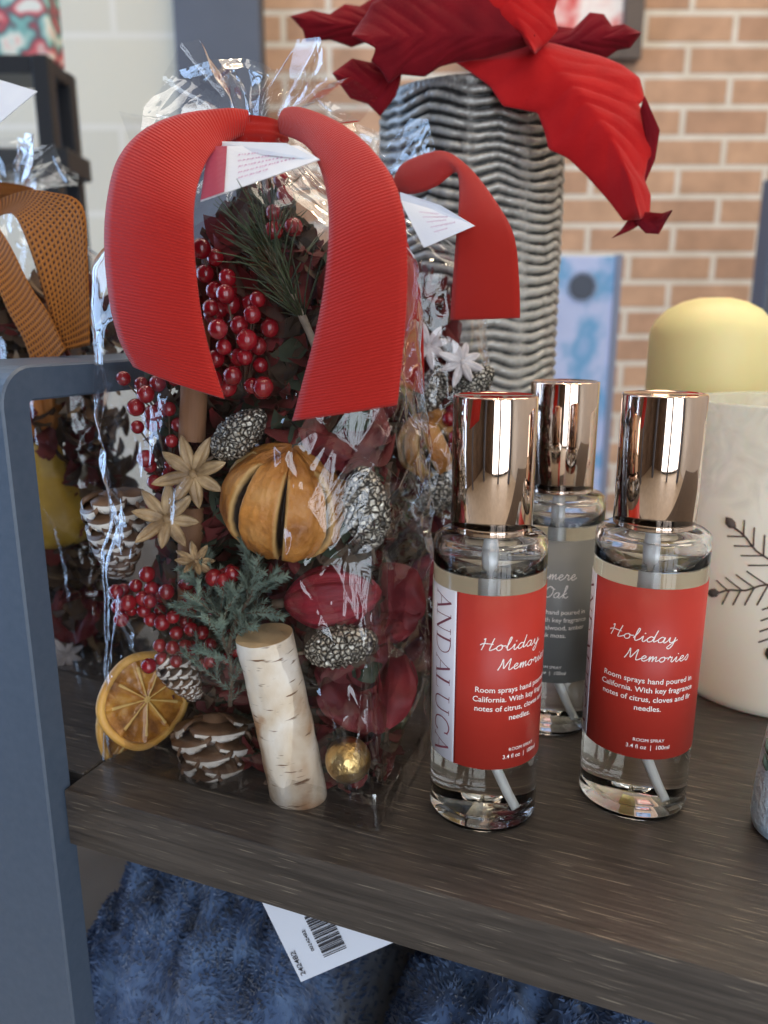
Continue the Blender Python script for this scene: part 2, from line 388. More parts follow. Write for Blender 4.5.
def block_mat():
    m = mat('cream_painted_block', (.6, .56, .47), .8); t = m.node_tree; b = t.nodes['Principled BSDF']
    tc = t.nodes.new('ShaderNodeTexCoord'); sx = t.nodes.new('ShaderNodeSeparateXYZ'); cx = t.nodes.new('ShaderNodeCombineXYZ')
    t.links.new(tc.outputs['Object'], sx.inputs[0]); t.links.new(sx.outputs['X'], cx.inputs['X']); t.links.new(sx.outputs['Z'], cx.inputs['Y'])
    br = t.nodes.new('ShaderNodeTexBrick'); br.inputs['Scale'].default_value = 1
    br.inputs['Color1'].default_value = (.62, .555, .43, 1); br.inputs['Color2'].default_value = (.58, .52, .41, 1); br.inputs['Mortar'].default_value = (.66, .60, .50, 1)
    br.inputs['Brick Width'].default_value = .40; br.inputs['Row Height'].default_value = .2; br.inputs['Mortar Size'].default_value = .008
    t.links.new(cx.outputs[0], br.inputs['Vector']); t.links.new(br.outputs['Color'], b.inputs['Base Color']); return m
BRICK = brick_mat(); BLOCK = block_mat()
PAINT = noisy('warm_white_paint', [(.50, .47, .42), (.54, .51, .46)], 3, rough=.85)
DARKW = noisy('dark_brown_panelling', [(.10, .07, .05), (.17, .12, .09)], 4, rough=.7)
DGREY = noisy('dark_grey_paint', [(.075, .085, .11), (.09, .10, .13)], 6, rough=.6)
BLACK = mat('black_metal', (.012, .012, .014), .45)
TILE = noisy('beige_floor', [(.42, .36, .28), (.50, .44, .35)], 8, rough=.5)
FZ = -Z0
sbox('floor', (-2.6, -2.6, FZ - .05), (2.6, 2.3, FZ), TILE)
sbox('ceiling', (-2.6, -2.6, 2.0), (2.6, 2.3, 2.05), PAINT)
XB = at(267, 100, 2.05).x
sbox('wall_back', (XB, 2.05, FZ), (2.6, 2.15, 2.0), BRICK)
sbox('wall_left_back', (-2.6, 2.05, FZ), (XB - .001, 2.15, 2.0), BLOCK)
XC = at(180, 100, 2.0).x
sbox('trim_1', (XC, 1.98, FZ), (XB, 2.05, 2.0), DGREY, .004)
sbox('wall_right', (2.1, -2.6, FZ), (2.2, 2.05, 2.0), PAINT)
# left wall and front wall, each round a window opening
def wall_with_opening(name, axis, c, lo, hi, o0, o1, oz0, oz1):
    b = MB()
    for (p, q, z0, z1) in ((lo, o0, FZ, 2.0), (o1, hi, FZ, 2.0), (o0, o1, FZ, oz0), (o0, o1, oz1, 2.0)):
        A = (c - .1, p, z0), (c, q, z1)
        if axis == 'y': A = (p, c - .1, z0), (q, c, z1)
        b.add(*box(*A))
    return tag(b.build(name, DARKW, smooth=False), kind='structure')
wall_with_opening('wall_left', 'x', -2.0, -2.5, 2.05, .2, 1.7, -.9, 1.8)
wall_with_opening('wall_front', 'y', -2.4, -2.0, 2.1, -.45, 1.75, -.9, 1.8)
def window(name, axis, c, o0, o1, z0, z1, nx, nz):
    b = MB(); t = .035
    def bar(p, q, a, d):
        A = (c - .02, p, a), (c + .02, q, d)
        if axis == 'y': A = (p, c - .02, a), (q, c + .02, d)
        b.add(*box(*A))
    for i in range(nx + 1):
        x = o0 + (o1 - o0) * i / nx; bar(x - t, x + t, z0, z1)
    for i in range(nz + 1):
        z = z0 + (z1 - z0) * i / nz; bar(o0, o1, z - t, z + t)
    return tag(b.build(name, BLACK, smooth=False), kind='structure')
window('window_1', 'x', -1.90, .2, 1.7, -.9, 1.8, 3, 1)
window('window_2', 'y', -2.28, -.45, 1.75, -.9, 1.8, 4, 1)
EMW = bpy.data.materials.new('warm_lamp_glow'); EMW.use_nodes = True
_b = EMW.node_tree.nodes['Principled BSDF']; _b.inputs['Emission Color'].default_value = (1, .80, .55, 1); _b.inputs['Emission Strength'].default_value = 55
for i, (x, y, w_) in enumerate(((-1.3, -1.7, .16), (.2, -1.9, .14), (1.25, -1.6, .18), (-1.75, -.5, .10))):
    sbox('trim_%d' % (i + 2), (x, y, FZ), (x + w_, y + w_, 2.0), DGREY, .004)  # unseen dark columns, added to reflect as dark stripes in the bottle caps
for i, (x, y) in enumerate(LAMPS):
    t_ = thing('ceiling_downlight', ['round recessed ceiling light above the front right of the display', 'round recessed ceiling light above the right side aisle',
               'round recessed ceiling light behind the viewer', 'round recessed ceiling light near the brick wall'][i], 'light', Matrix.Translation((x, y, 1.97)))
    v, f = lathe([(.105, .03), (.115, .0), (.10, -.004), (.09, .0), (.09, .02)], 32); mk('trim_ring', v, f, mat('white_enamel', (.8, .8, .8), .4), t_)
    v, f = lathe([(0, .004), (.088, .004), (.088, .012), (0, .012)], 32); mk('lamp_disc', v, f, EMW, t_, smooth=False)

# ------------------------------------------------------------------ the shelf unit
B_ = LM  # shelf frame: u along the front edge, v to the back
def sm(name, a, b, m, bev, label, cat, kind=None):
    """a mesh in the shelf frame whose own object space follows the boards (so that the grain does too)"""
    c = Vector(((a[0] + b[0]) / 2, (a[1] + b[1]) / 2, a[2]))
    v, f = box(Vector(a) - c, Vector(b) - c, bev)
    o = mk(name, v, f, m, smooth=False)
    o.data.transform(Matrix.Translation(o.location - Vector((0, 0, Z0))))
    o.matrix_world = ZM @ LM @ Matrix.Translation(c)
    return tag(o, label, cat, kind=kind)
TH_B = .0245
sm('shelf_board', (.0002, 0, -TH_B), (.62, .40, 0), WOOD, .0006, 'dark wood-grain shelf board carrying the red-ribbon bags, spray bottles and vase', 'shelf')
sm('shelf_board', (-.62, .012, -TH_B), (-.0008, .374, 0), WOOD, .0006, 'dark wood-grain shelf board to the left beyond the metal end frame', 'shelf')
# end frame: a flat bar bent into a loop
def end_frame():
    w0, t = -.052, .0125
    z1, z0, r = .1645, -.62, .014; v0, v1 = -.0075, .39
    def loop(o):
        pts = []
        rr = r + o
        for (cv, cz, a0) in ((v0 + r, z1 - r, 180), (v1 - r, z1 - r, 90), (v1 - r, z0 + r, 0), (v0 + r, z0 + r, -90)):
            for k in range(9):
                a = R(a0 - k * 90 / 8); pts.append((cv + rr * math.cos(a), cz + rr * math.sin(a)))
        return pts
    o_, i_ = loop(0), loop(-t); n = len(o_)
    b = MB()
    d = .0008
    ring = [(w0, o_, d), (w0, o_, 0)]
    rows = [[(w0, a[0], a[1]) for a in loop(-d)], [(w0 + d, a[0], a[1]) for a in o_], [(-.0012, a[0], a[1]) for a in o_], [(-.0004, a[0], a[1]) for a in loop(-d)],
            [(-.0004, a[0], a[1]) for a in loop(-t + d)], [(-.0012, a[0], a[1]) for a in i_], [(w0 + d, a[0], a[1]) for a in i_], [(w0, a[0], a[1]) for a in loop(-t + d)]]
    v = sum(rows, []); f = []
    for j in range(8):
        for k in range(n):
            l = (k + 1) % n; jj = (j + 1) % 8
            f.append((j * n + k, j * n + l, jj * n + l, jj * n + k))
    o = mk('metal_end_frame', v, f, STEEL, M=LM, smooth=False)
    tag(o, 'blue-grey powder-coated flat metal end frame with rounded corner at the left of the shelf', 'shelf frame')
end_frame()
# lower board and what is stored on it
LB = noisy('taupe_board', [(.16, .125, .095), (.22, .18, .14)], 12, rough=.7)
sm('lower_shelf_board', (.0002, .004, -.29), (.62, .38, -.27), LB, .0006, 'taupe lower shelf board under the folded navy throws', 'shelf')
sm('lower_shelf_board', (-.62, .012, -.29), (-.0535, .37, -.27), LB, .0006, 'taupe lower shelf board left of the metal end frame', 'shelf')

# ------------------------------------------------------------------ fleece throws
FLEECE = noisy('navy_fleece', [(.018, .034, .085), (.055, .10, .21), (.11, .18, .32)], 70, rough=.95, sheen=.5, sheenr=.5)
def throw_blanket(u0, u1, v0, v1, top, seed, label):
    """a folded fluffy throw: a rounded mound with soft folds and a pile of short tufts"""
    nu, nv = 110, 110; bot = -.2655
    off = Vector((seed * 3.1, seed * 1.7, 0)); b = MB(); vs = []
    def surf(a, c):
        # a, c in -1..1; mound profile with rolled edges
        ea = (1 - abs(a) ** 7) ** .35 if abs(a) < 1 else 0; ec = (1 - abs(c) ** 7) ** .35 if abs(c) < 1 else 0
        h = min(ea, 1) * min(ec, 1)
        u = (u0 + u1) / 2 + a * (u1 - u0) / 2; v = (v0 + v1) / 2 + c * (v1 - v0) / 2
        z = bot + (top - bot) * h
        q = Vector((u * 17 + v * 9, v * 7 - u * 6, 0)) + off
        z += h * (-.030 * abs(noise.noise(q)) - .010 * abs(noise.noise(q * 2.7)) + .011 * noise.noise(q * 5) + .0035 * noise.noise(q * 14) + .006)
        return W(u, v, z)
    g = [[surf(-1 + 2 * i / nu, -1 + 2 * j / nv) for j in range(nv + 1)] for i in range(nu + 1)]
    v = [p for r_ in g for p in r_]; n = nv + 1
    f = [(i * n + j, (i + 1) * n + j, (i + 1) * n + j + 1, i * n + j + 1) for i in range(nu) for j in range(nv)]
    f.append(tuple([i * n for i in range(nu + 1)][::-1] + [j for j in range(1, n)] + [i * n + nv for i in range(1, nu + 1)] + [nu * n + j for j in range(nv - 1, 0, -1)]))
    b.add(v, f)
    for _ in range(52000):
        i = random.randrange(nu); j = random.randrange(nv); p = g[i][j]; a = g[i + 1][j]; c = g[i][j + 1]
        p = p + (a - p) * random.random() + (c - p) * random.random()
        nrm = (a - g[i][j]).cross(c - g[i][j]).normalized()
        q = p * 55 + off
        lean = Vector((noise.noise(q), noise.noise(q + Vector((9, 2, 4))), noise.noise(q + Vector((3, 8, 1)))))
        d = (nrm + lean * 1.5 + Vector((rnd(-.3, .3), rnd(-.3, .3), rnd(-.3, .3)))).normalized()
        L = rnd(.0018, .0036); s = d.orthogonal().normalized() * rnd(.0004, .0008)
        s = Matrix.Rotation(rnd(0, PI), 3, d) @ s
        b.add([p - s, p + s, p + d * L + s * .2], [(0, 1, 2)])
    return tag(b.build('fleece_throw', FLEECE), label, 'blanket')
throw_blanket(-.047, .088, .016, .30, -.078, 1, 'folded navy fluffy throw under the shelf beside the metal end frame')
throw_blanket(.102, .42, .006, .30, -.080, 2, 'folded navy fluffy throw under the shelf right of the white price tag')

# ------------------------------------------------------------------ text helpers
def font_mesh(body, size, bold=0.0, align='CENTER'):
    c = bpy.data.curves.new('t', 'FONT'); c.body = body; c.size = size; c.align_x = align; c.offset = bold; c.resolution_u = 3
    o = bpy.data.objects.new('t', c); COL.objects.link(o)
    dg = bpy.context.evaluated_depsgraph_get(); me = bpy.data.meshes.new_from_object(o.evaluated_get(dg))
    v = [p.co.copy() for p in me.vertices]; f = [tuple(p.vertices) for p in me.polygons]
    bpy.data.objects.remove(o); bpy.data.curves.remove(c); bpy.data.meshes.remove(me)
    return v, f
def stroke(pts, w, n=None, smooth=True):
    if smooth: p = catmull([(x, y, 0) for x, y in pts], n or (len(pts) - 1) * 6 + 1)
    else: p = [Vector((*pts[0], 0)).lerp(Vector((*pts[1], 0)), k / 6) for k in range(6)] + [Vector((x, y, 0)) for x, y in pts[1:]] if len(pts) == 2 else [Vector((x, y, 0)) for x, y in pts]
    v = []; f = []
    for i, q in enumerate(p):
        d = (p[min(i + 1, len(p) - 1)] - p[max(i - 1, 0)]);
        if d.length < 1e-9: d = Vector((1, 0, 0))
        d.normalize(); s = Vector((-d.y, d.x, 0)) * w / 2
        v += [q + s, q - s]
        if i: f.append((2 * i - 2, 2 * i - 1, 2 * i + 1, 2 * i))
    return v, f
CUR = {
 'H': (1.75, [[(.05, 1.75), (.22, 1.95), (.2, 1.0), (.05, 0)], [(1.25, 2.1), (1.1, 1.1), (1.0, .1), (1.3, .1), (1.75, .45)], [(-.25, .85), (.2, 1.15), (1.3, 1.05)]]),
 'o': (1.15, [[(.55, .95), (.15, .75), (.05, .35), (.3, .02), (.65, .2), (.7, .65), (.5, .95), (.8, .75), (1.15, .8)]]),
 'l': (.85, [[(0, .4), (.35, 1.2), (.5, 2.0), (.33, 2.1), (.22, 1.3), (.2, .3), (.4, 0), (.85, .4)]]),
 'i': (.75, [[(0, .4), (.25, .9), (.25, .2), (.45, 0), (.75, .4)], [(.32, 1.35), (.42, 1.5)]]),
 'd': (1.3, [[(.75, .8), (.4, .95), (.05, .5), (.2, .05), (.6, .2), (.8, .9), (1.0, 2.1), (.85, 1.0), (.85, .1), (1.3, .45)]]),
 'a': (1.25, [[(.75, .8), (.4, .95), (.05, .5), (.2, .05), (.6, .2), (.8, .9), (.75, .15), (.95, .02), (1.25, .4)]]),
 'y': (1.2, [[(0, .4), (.15, .9), (.2, .2), (.45, .05), (.75, .3), (.85, .9), (.75, -.3), (.4, -1.0), (.1, -.8), (.5, -.2), (1.2, .5)]]),
 'M': (2.1, [[(0, 0), (.28, 1.0), (.4, 1.95), (.6, 1.0), (.75, .3), (1.15, 1.3), (1.45, 1.95), (1.45, 1.0), (1.5, .1), (1.75, .05), (2.1, .4)]]),
 'e': (.95, [[(0, .4), (.4, .5), (.6, .8), (.35, .97), (.1, .6), (.2, .1), (.5, 0), (.95, .4)]]),
 'm': (1.4, [[(0, .4), (.15, .95), (.15, 0), (.25, .5), (.5, .95), (.55, 0), (.65, .5), (.95, .95), (1.0, .1), (1.4, .4)]]),
 'r': (.95, [[(0, .4), (.2, 1.05), (.3, .8), (.55, .85), (.5, .2), (.7, .02), (.95, .4)]]),
 's': (.75, [[(0, .4), (.35, 1.0), (.5, .5), (.3, 0), (.05, .15)]]),
 'h': (1.1, [[(0, .4), (.4, 1.4), (.45, 2.1), (.25, 2.0), (.2, 0), (.25, .5), (.55, .95), (.65, .1), (1.1, .4)]]),
 'k': (.95, [[(0, .4), (.4, 1.4), (.45, 2.1), (.25, 2.0), (.2, 0)], [(.65, .9), (.25, .5), (.6, 0), (.95, .3)]]),
 'C': (1.3, [[(1.0, 1.6), (.8, 2.0), (.3, 1.5), (.1, .7), (.4, .05), (.9, .2), (1.3, .5)]]),
 'O': (1.4, [[(.6, 2.0), (.15, 1.5), (.1, .5), (.6, 0), (1.1, .6), (1.1, 1.6), (.6, 2.0), (.9, 1.7), (1.4, 1.5)]]),
}
def cursive(b, text, x, y, h, w, sq=1.0, M=lambda p: p):
    for ch in text:
        adv, ss = CUR[ch]
        for s in ss:
            v, f = stroke([(p[0] * sq + p[1] * .22, p[1]) for p in s], w / h)
            b.add([M(Vector((x + q.x * h, y + q.y * h, 0))) for q in v], f)
        x += adv * h * sq
    return x
SER = {  # (advance, [(points, width)])
 'A': (.82, [([(.06, 0), (.42, 1)], .035), ([(.40, 1), (.76, 0)], .10), ([(.18, .36), (.62, .36)], .03), ([(-.03, .01), (.16, .01)], .03), ([(.63, .01), (.88, .01)], .03)]),
 'N': (.95, [([(.12, 0), (.12, 1)], .035), ([(.12, 1), (.78, 0)], .10), ([(.78, 0), (.78, 1)], .035), ([(.0, .01), (.24, .01)], .03), ([(.66, .99), (.9, .99)], .03), ([(0, .99), (.16, .99)], .03)]),
 'D': (.95, [([(.14, 0), (.14, 1)], .10), ([(0, .985), (.4, .985), (.68, .85), (.80, .5), (.68, .15), (.4, .015), (0, .015)], .045)]),
 'L': (.72, [([(.14, 0), (.14, 1)], .10), ([(0, .015), (.6, .015), (.63, .22)], .03), ([(0, .985), (.28, .985)], .03)]),
 'U': (.95, [([(.14, 1), (.14, .35), (.25, .06), (.48, .0), (.70, .08), (.78, .35), (.78, 1)], .06), ([(0, .985), (.3, .985)], .03), ([(.66, .985), (.9, .985)], .03)]),
 'C': (.9, [([(.80, .74), (.72, .93), (.46, 1.0), (.18, .86), (.07, .5), (.18, .14), (.46, 0), (.70, .06), (.80, .25)], .065), ([(.80, .70), (.80, .96)], .03)]),
}
def serif(b, text, size, gap, M):
    x = 0.; tot = sum(SER[c][0] for c in text) * size + gap * (len(text) - 1)
    for ch in text:
        adv, ss = SER[ch]
        for pts, w_ in ss:
            v, f = stroke(pts, w_, smooth=len(pts) > 3)
            b.add([M(Vector((x - tot / 2 + q.x * size, q.y * size, 0))) for q in v], f)
        x += adv * size + gap

# ------------------------------------------------------------------ room spray bottles
def spray_bottle(P, label, kind, edge, centre, group=None):
    """P: foot of the bottle; edge / centre: degrees round the bottle (0 faces the viewer, + to the image right) of the
    label's colour edge and of its printed block"""
    face = math.atan2(-P.y, -P.x)
    t = thing('spray_bottle', label, 'spray bottle', Matrix.Translation((P.x, P.y, .0003)), group)
    v, f = lathe([(0, 0), (.0182, 0), (.0195, .0006), (.02, .002), (.02, .1040), (.0196, .1060), (.0180, .1073), (.0118, .1076), (.0112, .1080), (.0112, .1098), (.0092, .1098),
                  (.0092, .1062), (.0160, .1048), (.0174, .1035), (.0178, .1010), (.0178, .0961), (.0172, .0957), (0, .0957)], 96)
    mk('glass_body', v, f, GLASS, t)
    v, f = lathe([(0, .00455), (.0149, .00485), (.01675, .00555), (.0178, .0075), (.0178, .0952), (.0170, .0955), (0, .0955)], 96)
    mk('liquid', v, f, LIQ, t)
    v, f = lathe([(0, .1085), (.0138, .1085), (.01425, .1089), (.01425, .1545), (.01395, .1550), (.0134, .1551), (.0132, .1548), (0, .1548)], 96)
    cap_ = mk('cap', v, f, CAPM, t)
    v, f = lathe([(0, .1062), (.0086, .1062), (.0086, .1099), (.0112, .1100), (.0112, .1084), (.0120, .1084), (.0120, .109)], 48)
    mk('pump_collar', v, f, PLAST, t)
    a = face + R(50)
    b = MB(); v, f = lathe([(0, .0790), (.0020, .0790), (.0026, .0815), (.0029, .0865), (.0029, .1061), (0, .1061)], 24); b.add(v, f)
    e_ = Vector((math.cos(a), math.sin(a), 0))
    v, f = tube(catmull([Vector((0, 0, .0791)), Vector((0, 0, .05)), e_ * .002 + Vector((0, 0, .028)), e_ * .008 + Vector((0, 0, .014)), e_ * .0138 + Vector((0, 0, .0062))], 24), .0015, 12); b.add(v, f)
    b.build('dip_tube', PLAST, t)
    r0 = .02015
    def cyl(s_deg, z, r=r0):
        q = face + R(s_deg); return Vector((r * math.cos(q), r * math.sin(q), z))
    def band(name, a0, a1, z0, z1, r, m, par):
        n = max(6, int((a1 - a0) / 3)); v = []; f = []
        for i in range(n + 1):
            s = a0 + (a1 - a0) * i / n; v += [cyl(s, z0, r), cyl(s, z1, r), cyl(s, z1, r - .00012), cyl(s, z0, r - .00012)]
        for i in range(n):
            for k in range(4):
                l = (k + 1) % 4; f.append((4 * i + k, 4 * i + 4 + k, 4 * i + 4 + l, 4 * i + l))
        f += [(0, 1, 2, 3), (4 * n + 3, 4 * n + 2, 4 * n + 1, 4 * n)]
        return mk(name, v, f, m, par)
    z0, z1 = .0262, .0905
    def on(dx_deg, zc, r=r0 + .00008):
        return lambda p: cyl(dx_deg + math.degrees(p.x / .02), zc + p.y, r)
    if kind == 'red':
        lab = band('label', edge, edge + 158, z0, z1, r0, LRED, t)
        br = band('brand_band', edge - 43, edge - .2, z0, z1, r0, LWHITE, t); br['label'] = 'white side band of the label with tall maroon lettering'
        b = MB()
        # brand lettering reads downwards
        serif(b, 'ANDALUCA', .0080, .0008, lambda p: cyl(edge - 18 + math.degrees((p.y - .0040) / .02), (z0 + z1) / 2 - p.x, r0 + .00008))
        b.build('brand_lettering', INKM, br)
        w1, m1 = 'Holiday', 'Memories'
    else:
        lab = band('label', edge, edge + 200, z0, z1, r0, LGREY, t)
        w1, m1 = 'Cashmere', 'Oak'
    bk = band('back_label', edge + (160 if kind == 'red' else 202), edge + (315 if kind == 'red' else 358), z0, z1, r0, LTRANS, t); bk['label'] = 'blank white back of the wrap-round label'
    b = MB()
    if kind == 'red':
        cursive(b, w1, -.0150, .0712, .00215, .00034, 1.3, on(centre, 0))
        cursive(b, m1, -.0092, .0640, .00205, .00034, 1.25, on(centre, 0))
        lines = ['Room sprays hand poured in', 'California. With key fragrance', 'notes of citrus, cloves and fir', 'needles.']
    else:
        cursive(b, w1, -.0125, .0735, .0025, .00036, 1.1, on(centre, 0))
        cursive(b, m1, -.0020, .0655, .0025, .00036, 1.1, on(centre, 0))
        lines = ['Room sprays hand poured in', 'California. With key fragrance', 'notes of sandalwood, amber', 'and oak moss.']
    zz = .0556 if kind == 'red' else .0580
    for i, tx in enumerate(lines):
        v, f = font_mesh(tx, .00285, .00003); b.add([on(centre, zz - i * .0035)(p) for p in v], f)
    v, f = font_mesh('ROOM SPRAY', .0018, .0); b.add([on(centre + 4, z0 + .0068)(p) for p in v], f)
    v, f = font_mesh('3.4 fl oz  |  100ml', .0022, .00001); b.add([on(centre + 4, z0 + .0040)(p) for p in v], f)
    b.build('label_lettering', INKW, lab, smooth=False)
    return t
P1, P2, P3 = G(482, 802), G(547, 716), G(631, 792)
spray_bottle(P1, 'red-labelled room spray bottle beside the ribboned bag, its white band in full view', 'red', -32, 37)
spray_bottle(P3, 'red-labelled room spray bottle at right, standing before the frosted snowflake jar', 'red', -62, 9)
spray_bottle(P2, 'grey-labelled room spray bottle standing behind the two red-labelled ones', 'grey', -110, -6)

# ------------------------------------------------------------------ dried things: prototypes, each in its own frame
def rid(p, k=1., s=1.):
    return sum(abs(noise.noise(p * k * 2 ** i)) / 2 ** i for i in range(3)) * s
def T(name, label, cat): return thing(name, label, cat)
def make_orange_slice(label):
    t = T('orange_slice', label, 'orange slice'); n = 72; v = []; f = []
    # slice lies in local xy, radius 20 mm, thickness 3.5 mm
    wob = lambda a: 1 + .03 * math.sin(2 * a + 1) + .02 * math.sin(5 * a)
    prof = [(.0172, .0012), (.0178, .0022), (.0196, .0019), (.0203, .0008), (.0203, -.0008), (.0196, -.0019), (.0178, -.0022), (.0172, -.0012)]
    for i in range(n):
        a = 2 * PI * i / n
        for r_, z in prof: v.append((r_ * wob(a) * math.cos(a), r_ * wob(a) * math.sin(a), z + .0012 * math.sin(2 * a)))
    for i in range(n):
        for j in range(8):
            k = (i + 1) % n; l = (j + 1) % 8; f.append((i * 8 + j, k * 8 + j, k * 8 + l, i * 8 + l))
    mk('peel', v, f, PEEL, t)
    b = MB(); m = 12
    for side in (1, -1):
        v = []; f = []; fm = []
        nseg = 9
        for i in range(n * 2):
            a = 2 * PI * i / (n * 2)
            for j in range(m + 1):
                r_ = .0176 * j / m; x = (a / (2 * PI) * nseg) % 1.0; mem = min(x, 1 - x) * r_ * 2 * PI / nseg
                h = .0010 - .0011 * min(1, mem / .0012) * (1 if j > 1 else .3) + .0005 * noise.noise(Vector((r_ * math.cos(a) * 420, r_ * math.sin(a) * 420, side)))
                v.append((r_ * wob(a) * math.cos(a), r_ * wob(a) * math.sin(a), side * (h + .0006) + .0012 * math.sin(2 * a) * j / m))
        for i in range(n * 2):
            k = (i + 1) % (n * 2)
            x = ((i + .5) / (n * 2) * nseg) % 1.0
            for j in range(m):
                q = (i * (m + 1) + j, k * (m + 1) + j, k * (m + 1) + j + 1, i * (m + 1) + j + 1)
                mem = min(x, 1 - x) * (j + .5) / m * .0176 * 2 * PI / nseg
                b_ = 1 if mem < .00032 or j < 1 else 0
                f.append(q if side == 1 else q[::-1]); fm.append(b_)
        k0 = len(b.v); b.v += [Vector(p) for p in v]; b.f += [tuple(i + k0 for i in q) for q in f]; b.m += fm
    b.build('flesh', [FLESH, MEMB], t)
    return t
def make_pinecone(label, white=True, L=.040, R0=.0165, turns=8, per=8, wf=1.):
    t = T('pinecone', label, 'pinecone'); b = MB()
    v, f = lathe([(0, 0), (R0 * .45, .001), (R0 * .5, L * .3), (R0 * .3, L * .75), (0, L * .97)], 16); b.add(v, f)
    b.build('core', CONEB, t)
    b = MB(); N = turns * per
    for i in range(N):
        s = (i + .5) / N; a = i * 2.39996; z = L * (.04 + .9 * s); rr = R0 * (1.0 - .15 * (1 - s) ** 2 - .72 * s ** 2.2)
        up = R(12 + 50 * s); w_ = R0 * (.50 - .24 * s) * wf
        er = Vector((math.cos(a), math.sin(a), 0)); et = Vector((-math.sin(a), math.cos(a), 0)); ez = Vector((0, 0, 1))
        d = er * math.cos(up) + ez * math.sin(up); nrm = -er * math.sin(up) + ez * math.cos(up)
        base = er * rr * .25 + ez * z; Ls = rr * .78
        rows = []
        for q, (l, ww, up_) in enumerate(((0, .35, 0), (.5, .75, .02), (.85, 1., .10), (1.0, .85, .22), (1.04, .5, .34))):
            row = []
            for x in (-1, -.5, 0, .5, 1):
                cup = -.18 * (x * x) * ww
                ll = l - .09 * x * x * (l > .8)
                row.append(base + d * Ls * ll + et * w_ * ww * x + nrm * (Ls * (up_ + cup * .5)))
            rows.append(row)
        th = .0011
        v = sum(rows, []); v2 = [p - nrm * th for p in v]; k = len(v); ff = []; mm = []
        for j in range(4):
            for x in range(4):
                q = (j * 5 + x, (j + 1) * 5 + x, (j + 1) * 5 + x + 1, j * 5 + x + 1); tip = 1 if (white and j >= 3) else 0
                ff += [q[::-1], tuple(p + k for p in q)]; mm += [tip, 1 if white and j >= 3 else 0]
        rim = [j * 5 for j in range(5)] + [20 + x for x in range(1, 5)] + [j * 5 + 4 for j in (3, 2, 1, 0)] + [3, 2, 1]
        for p_, q_ in zip(rim, rim[1:] + rim[:1]): ff.append((p_, q_, q_ + k, p_ + k)); mm.append(1 if white and min(p_, q_) >= 15 else 0)
        k0 = len(b.v); b.v += v + v2; b.f += [tuple(i_ + k0 for i_ in q) for q in ff]; b.m += mm
    b.build('scales', [CONEB, CONEW], t)
    return t
def make_little_cone(label, m, L=.030, R0=.0085):
    """a small closed cone: knobbly spindle covered with spiral scales"""
    t = T('small_cone', label, 'cone')
    def fn(r, z, a, j):
        s = z / L; bump = .5 + .5 * math.sin(9 * a + s * 34) * math.cos(7 * a - s * 40)
        return (r * (1 + .22 * (bump - .5) + .10 * noise.noise(Vector((math.cos(a) * 3, math.sin(a) * 3, s * 14)))) if r > 0 else 0), z
    prof = [(R0 * (math.sin(PI * (j / 44)) ** .5) * (1 - .15 * j / 44) if 0 < j < 44 else 0, L * j / 44) for j in range(45)]
    v, f = lathe(prof, 64, fn); mk('scales', v, f, m, t)
    v, f = tube([(0, 0, .0015), (.0003, 0, -.003), (.0012, 0, -.006)], .0008, 6); mk('stem', v, f, STEM, t)
    return t
def make_birch(label):
    t = T('birch_log', label, 'log'); n = 48; L = .070
    v = []; f = []; m = 28
    for j in range(m + 1):
        s = j / m
        for i in range(n):
            a = 2 * PI * i / n; rr = (.0106 - .0004 * s) * (1 + .05 * math.sin(2 * a + .8)) + .0004 * noise.noise(Vector((math.cos(a) * 2, math.sin(a) * 2, s * 9)))
            v.append((rr * math.cos(a) + .0016 * math.sin(s * 3), rr * math.sin(a), s * L))
    for j in range(m):
        for i in range(n):
            k = (i + 1) % n; f.append((j * n + i, j * n + k, (j + 1) * n + k, (j + 1) * n + i))
    mk('bark', v, f, BIRCH, t)
    for j in (0, m):
        b = MB()
        ring = [Vector(v[j * n + i]) * 1.0 for i in range(n)]; c = sum(ring, Vector()) / n
        b.add([c] + ring, [(0, 1 + (i + 1) % n, 1 + i) if j == 0 else (0, 1 + i, 1 + (i + 1) % n) for i in range(n)])
        b.build('cut_end', CUTW, t, smooth=False)
    b = MB(); q = lambda a, z: Vector((.0107 * math.cos(a) + .0016 * math.sin(z / L * 3), .0099 * math.sin(a), z))
    # small knot with a raised tan collar
    v, f = ball(.0016, 12, 8, lambda p: Vector((p.x, p.y, p.z * .6))); b.add(v, f, 0, Matrix.Translation(q(R(-100), .014)))
    b.build('knot', [mat('dark_knot', (.10, .06, .04), .8)], t)
    return t
def make_foil_ball(label):
    t = None; v, f = ball(.0085, 48, 32, lambda p: p * (1 + .035 * rid(p, 260)))
    o = mk('gold_ball', v, f, GOLD); return tag(o, label, 'ball')
def make_pod(label, L=.038, R0=.0125):
    t = T('seed_pod', label, 'seed pod')
    def fn(r, z, a, j):
        return (r * (1 + .045 * math.sin(11 * a + 1.2 * math.sin(z * 90)) + .02 * math.sin(29 * a)) if r > 0 else 0), z
    prof = [(R0 * math.sin(PI * (j / 30)) ** .62 * (1 - .12 * j / 30) if 0 < j < 30 else 0, L * j / 30) for j in range(31)]
    v, f = lathe(prof, 88, fn); mk('husk', v, f, PODR, t)
    v, f = tube([(0, 0, .001), (0, 0, -.004)], .0018, 8); mk('stem', v, f, STEM, t)
    return t
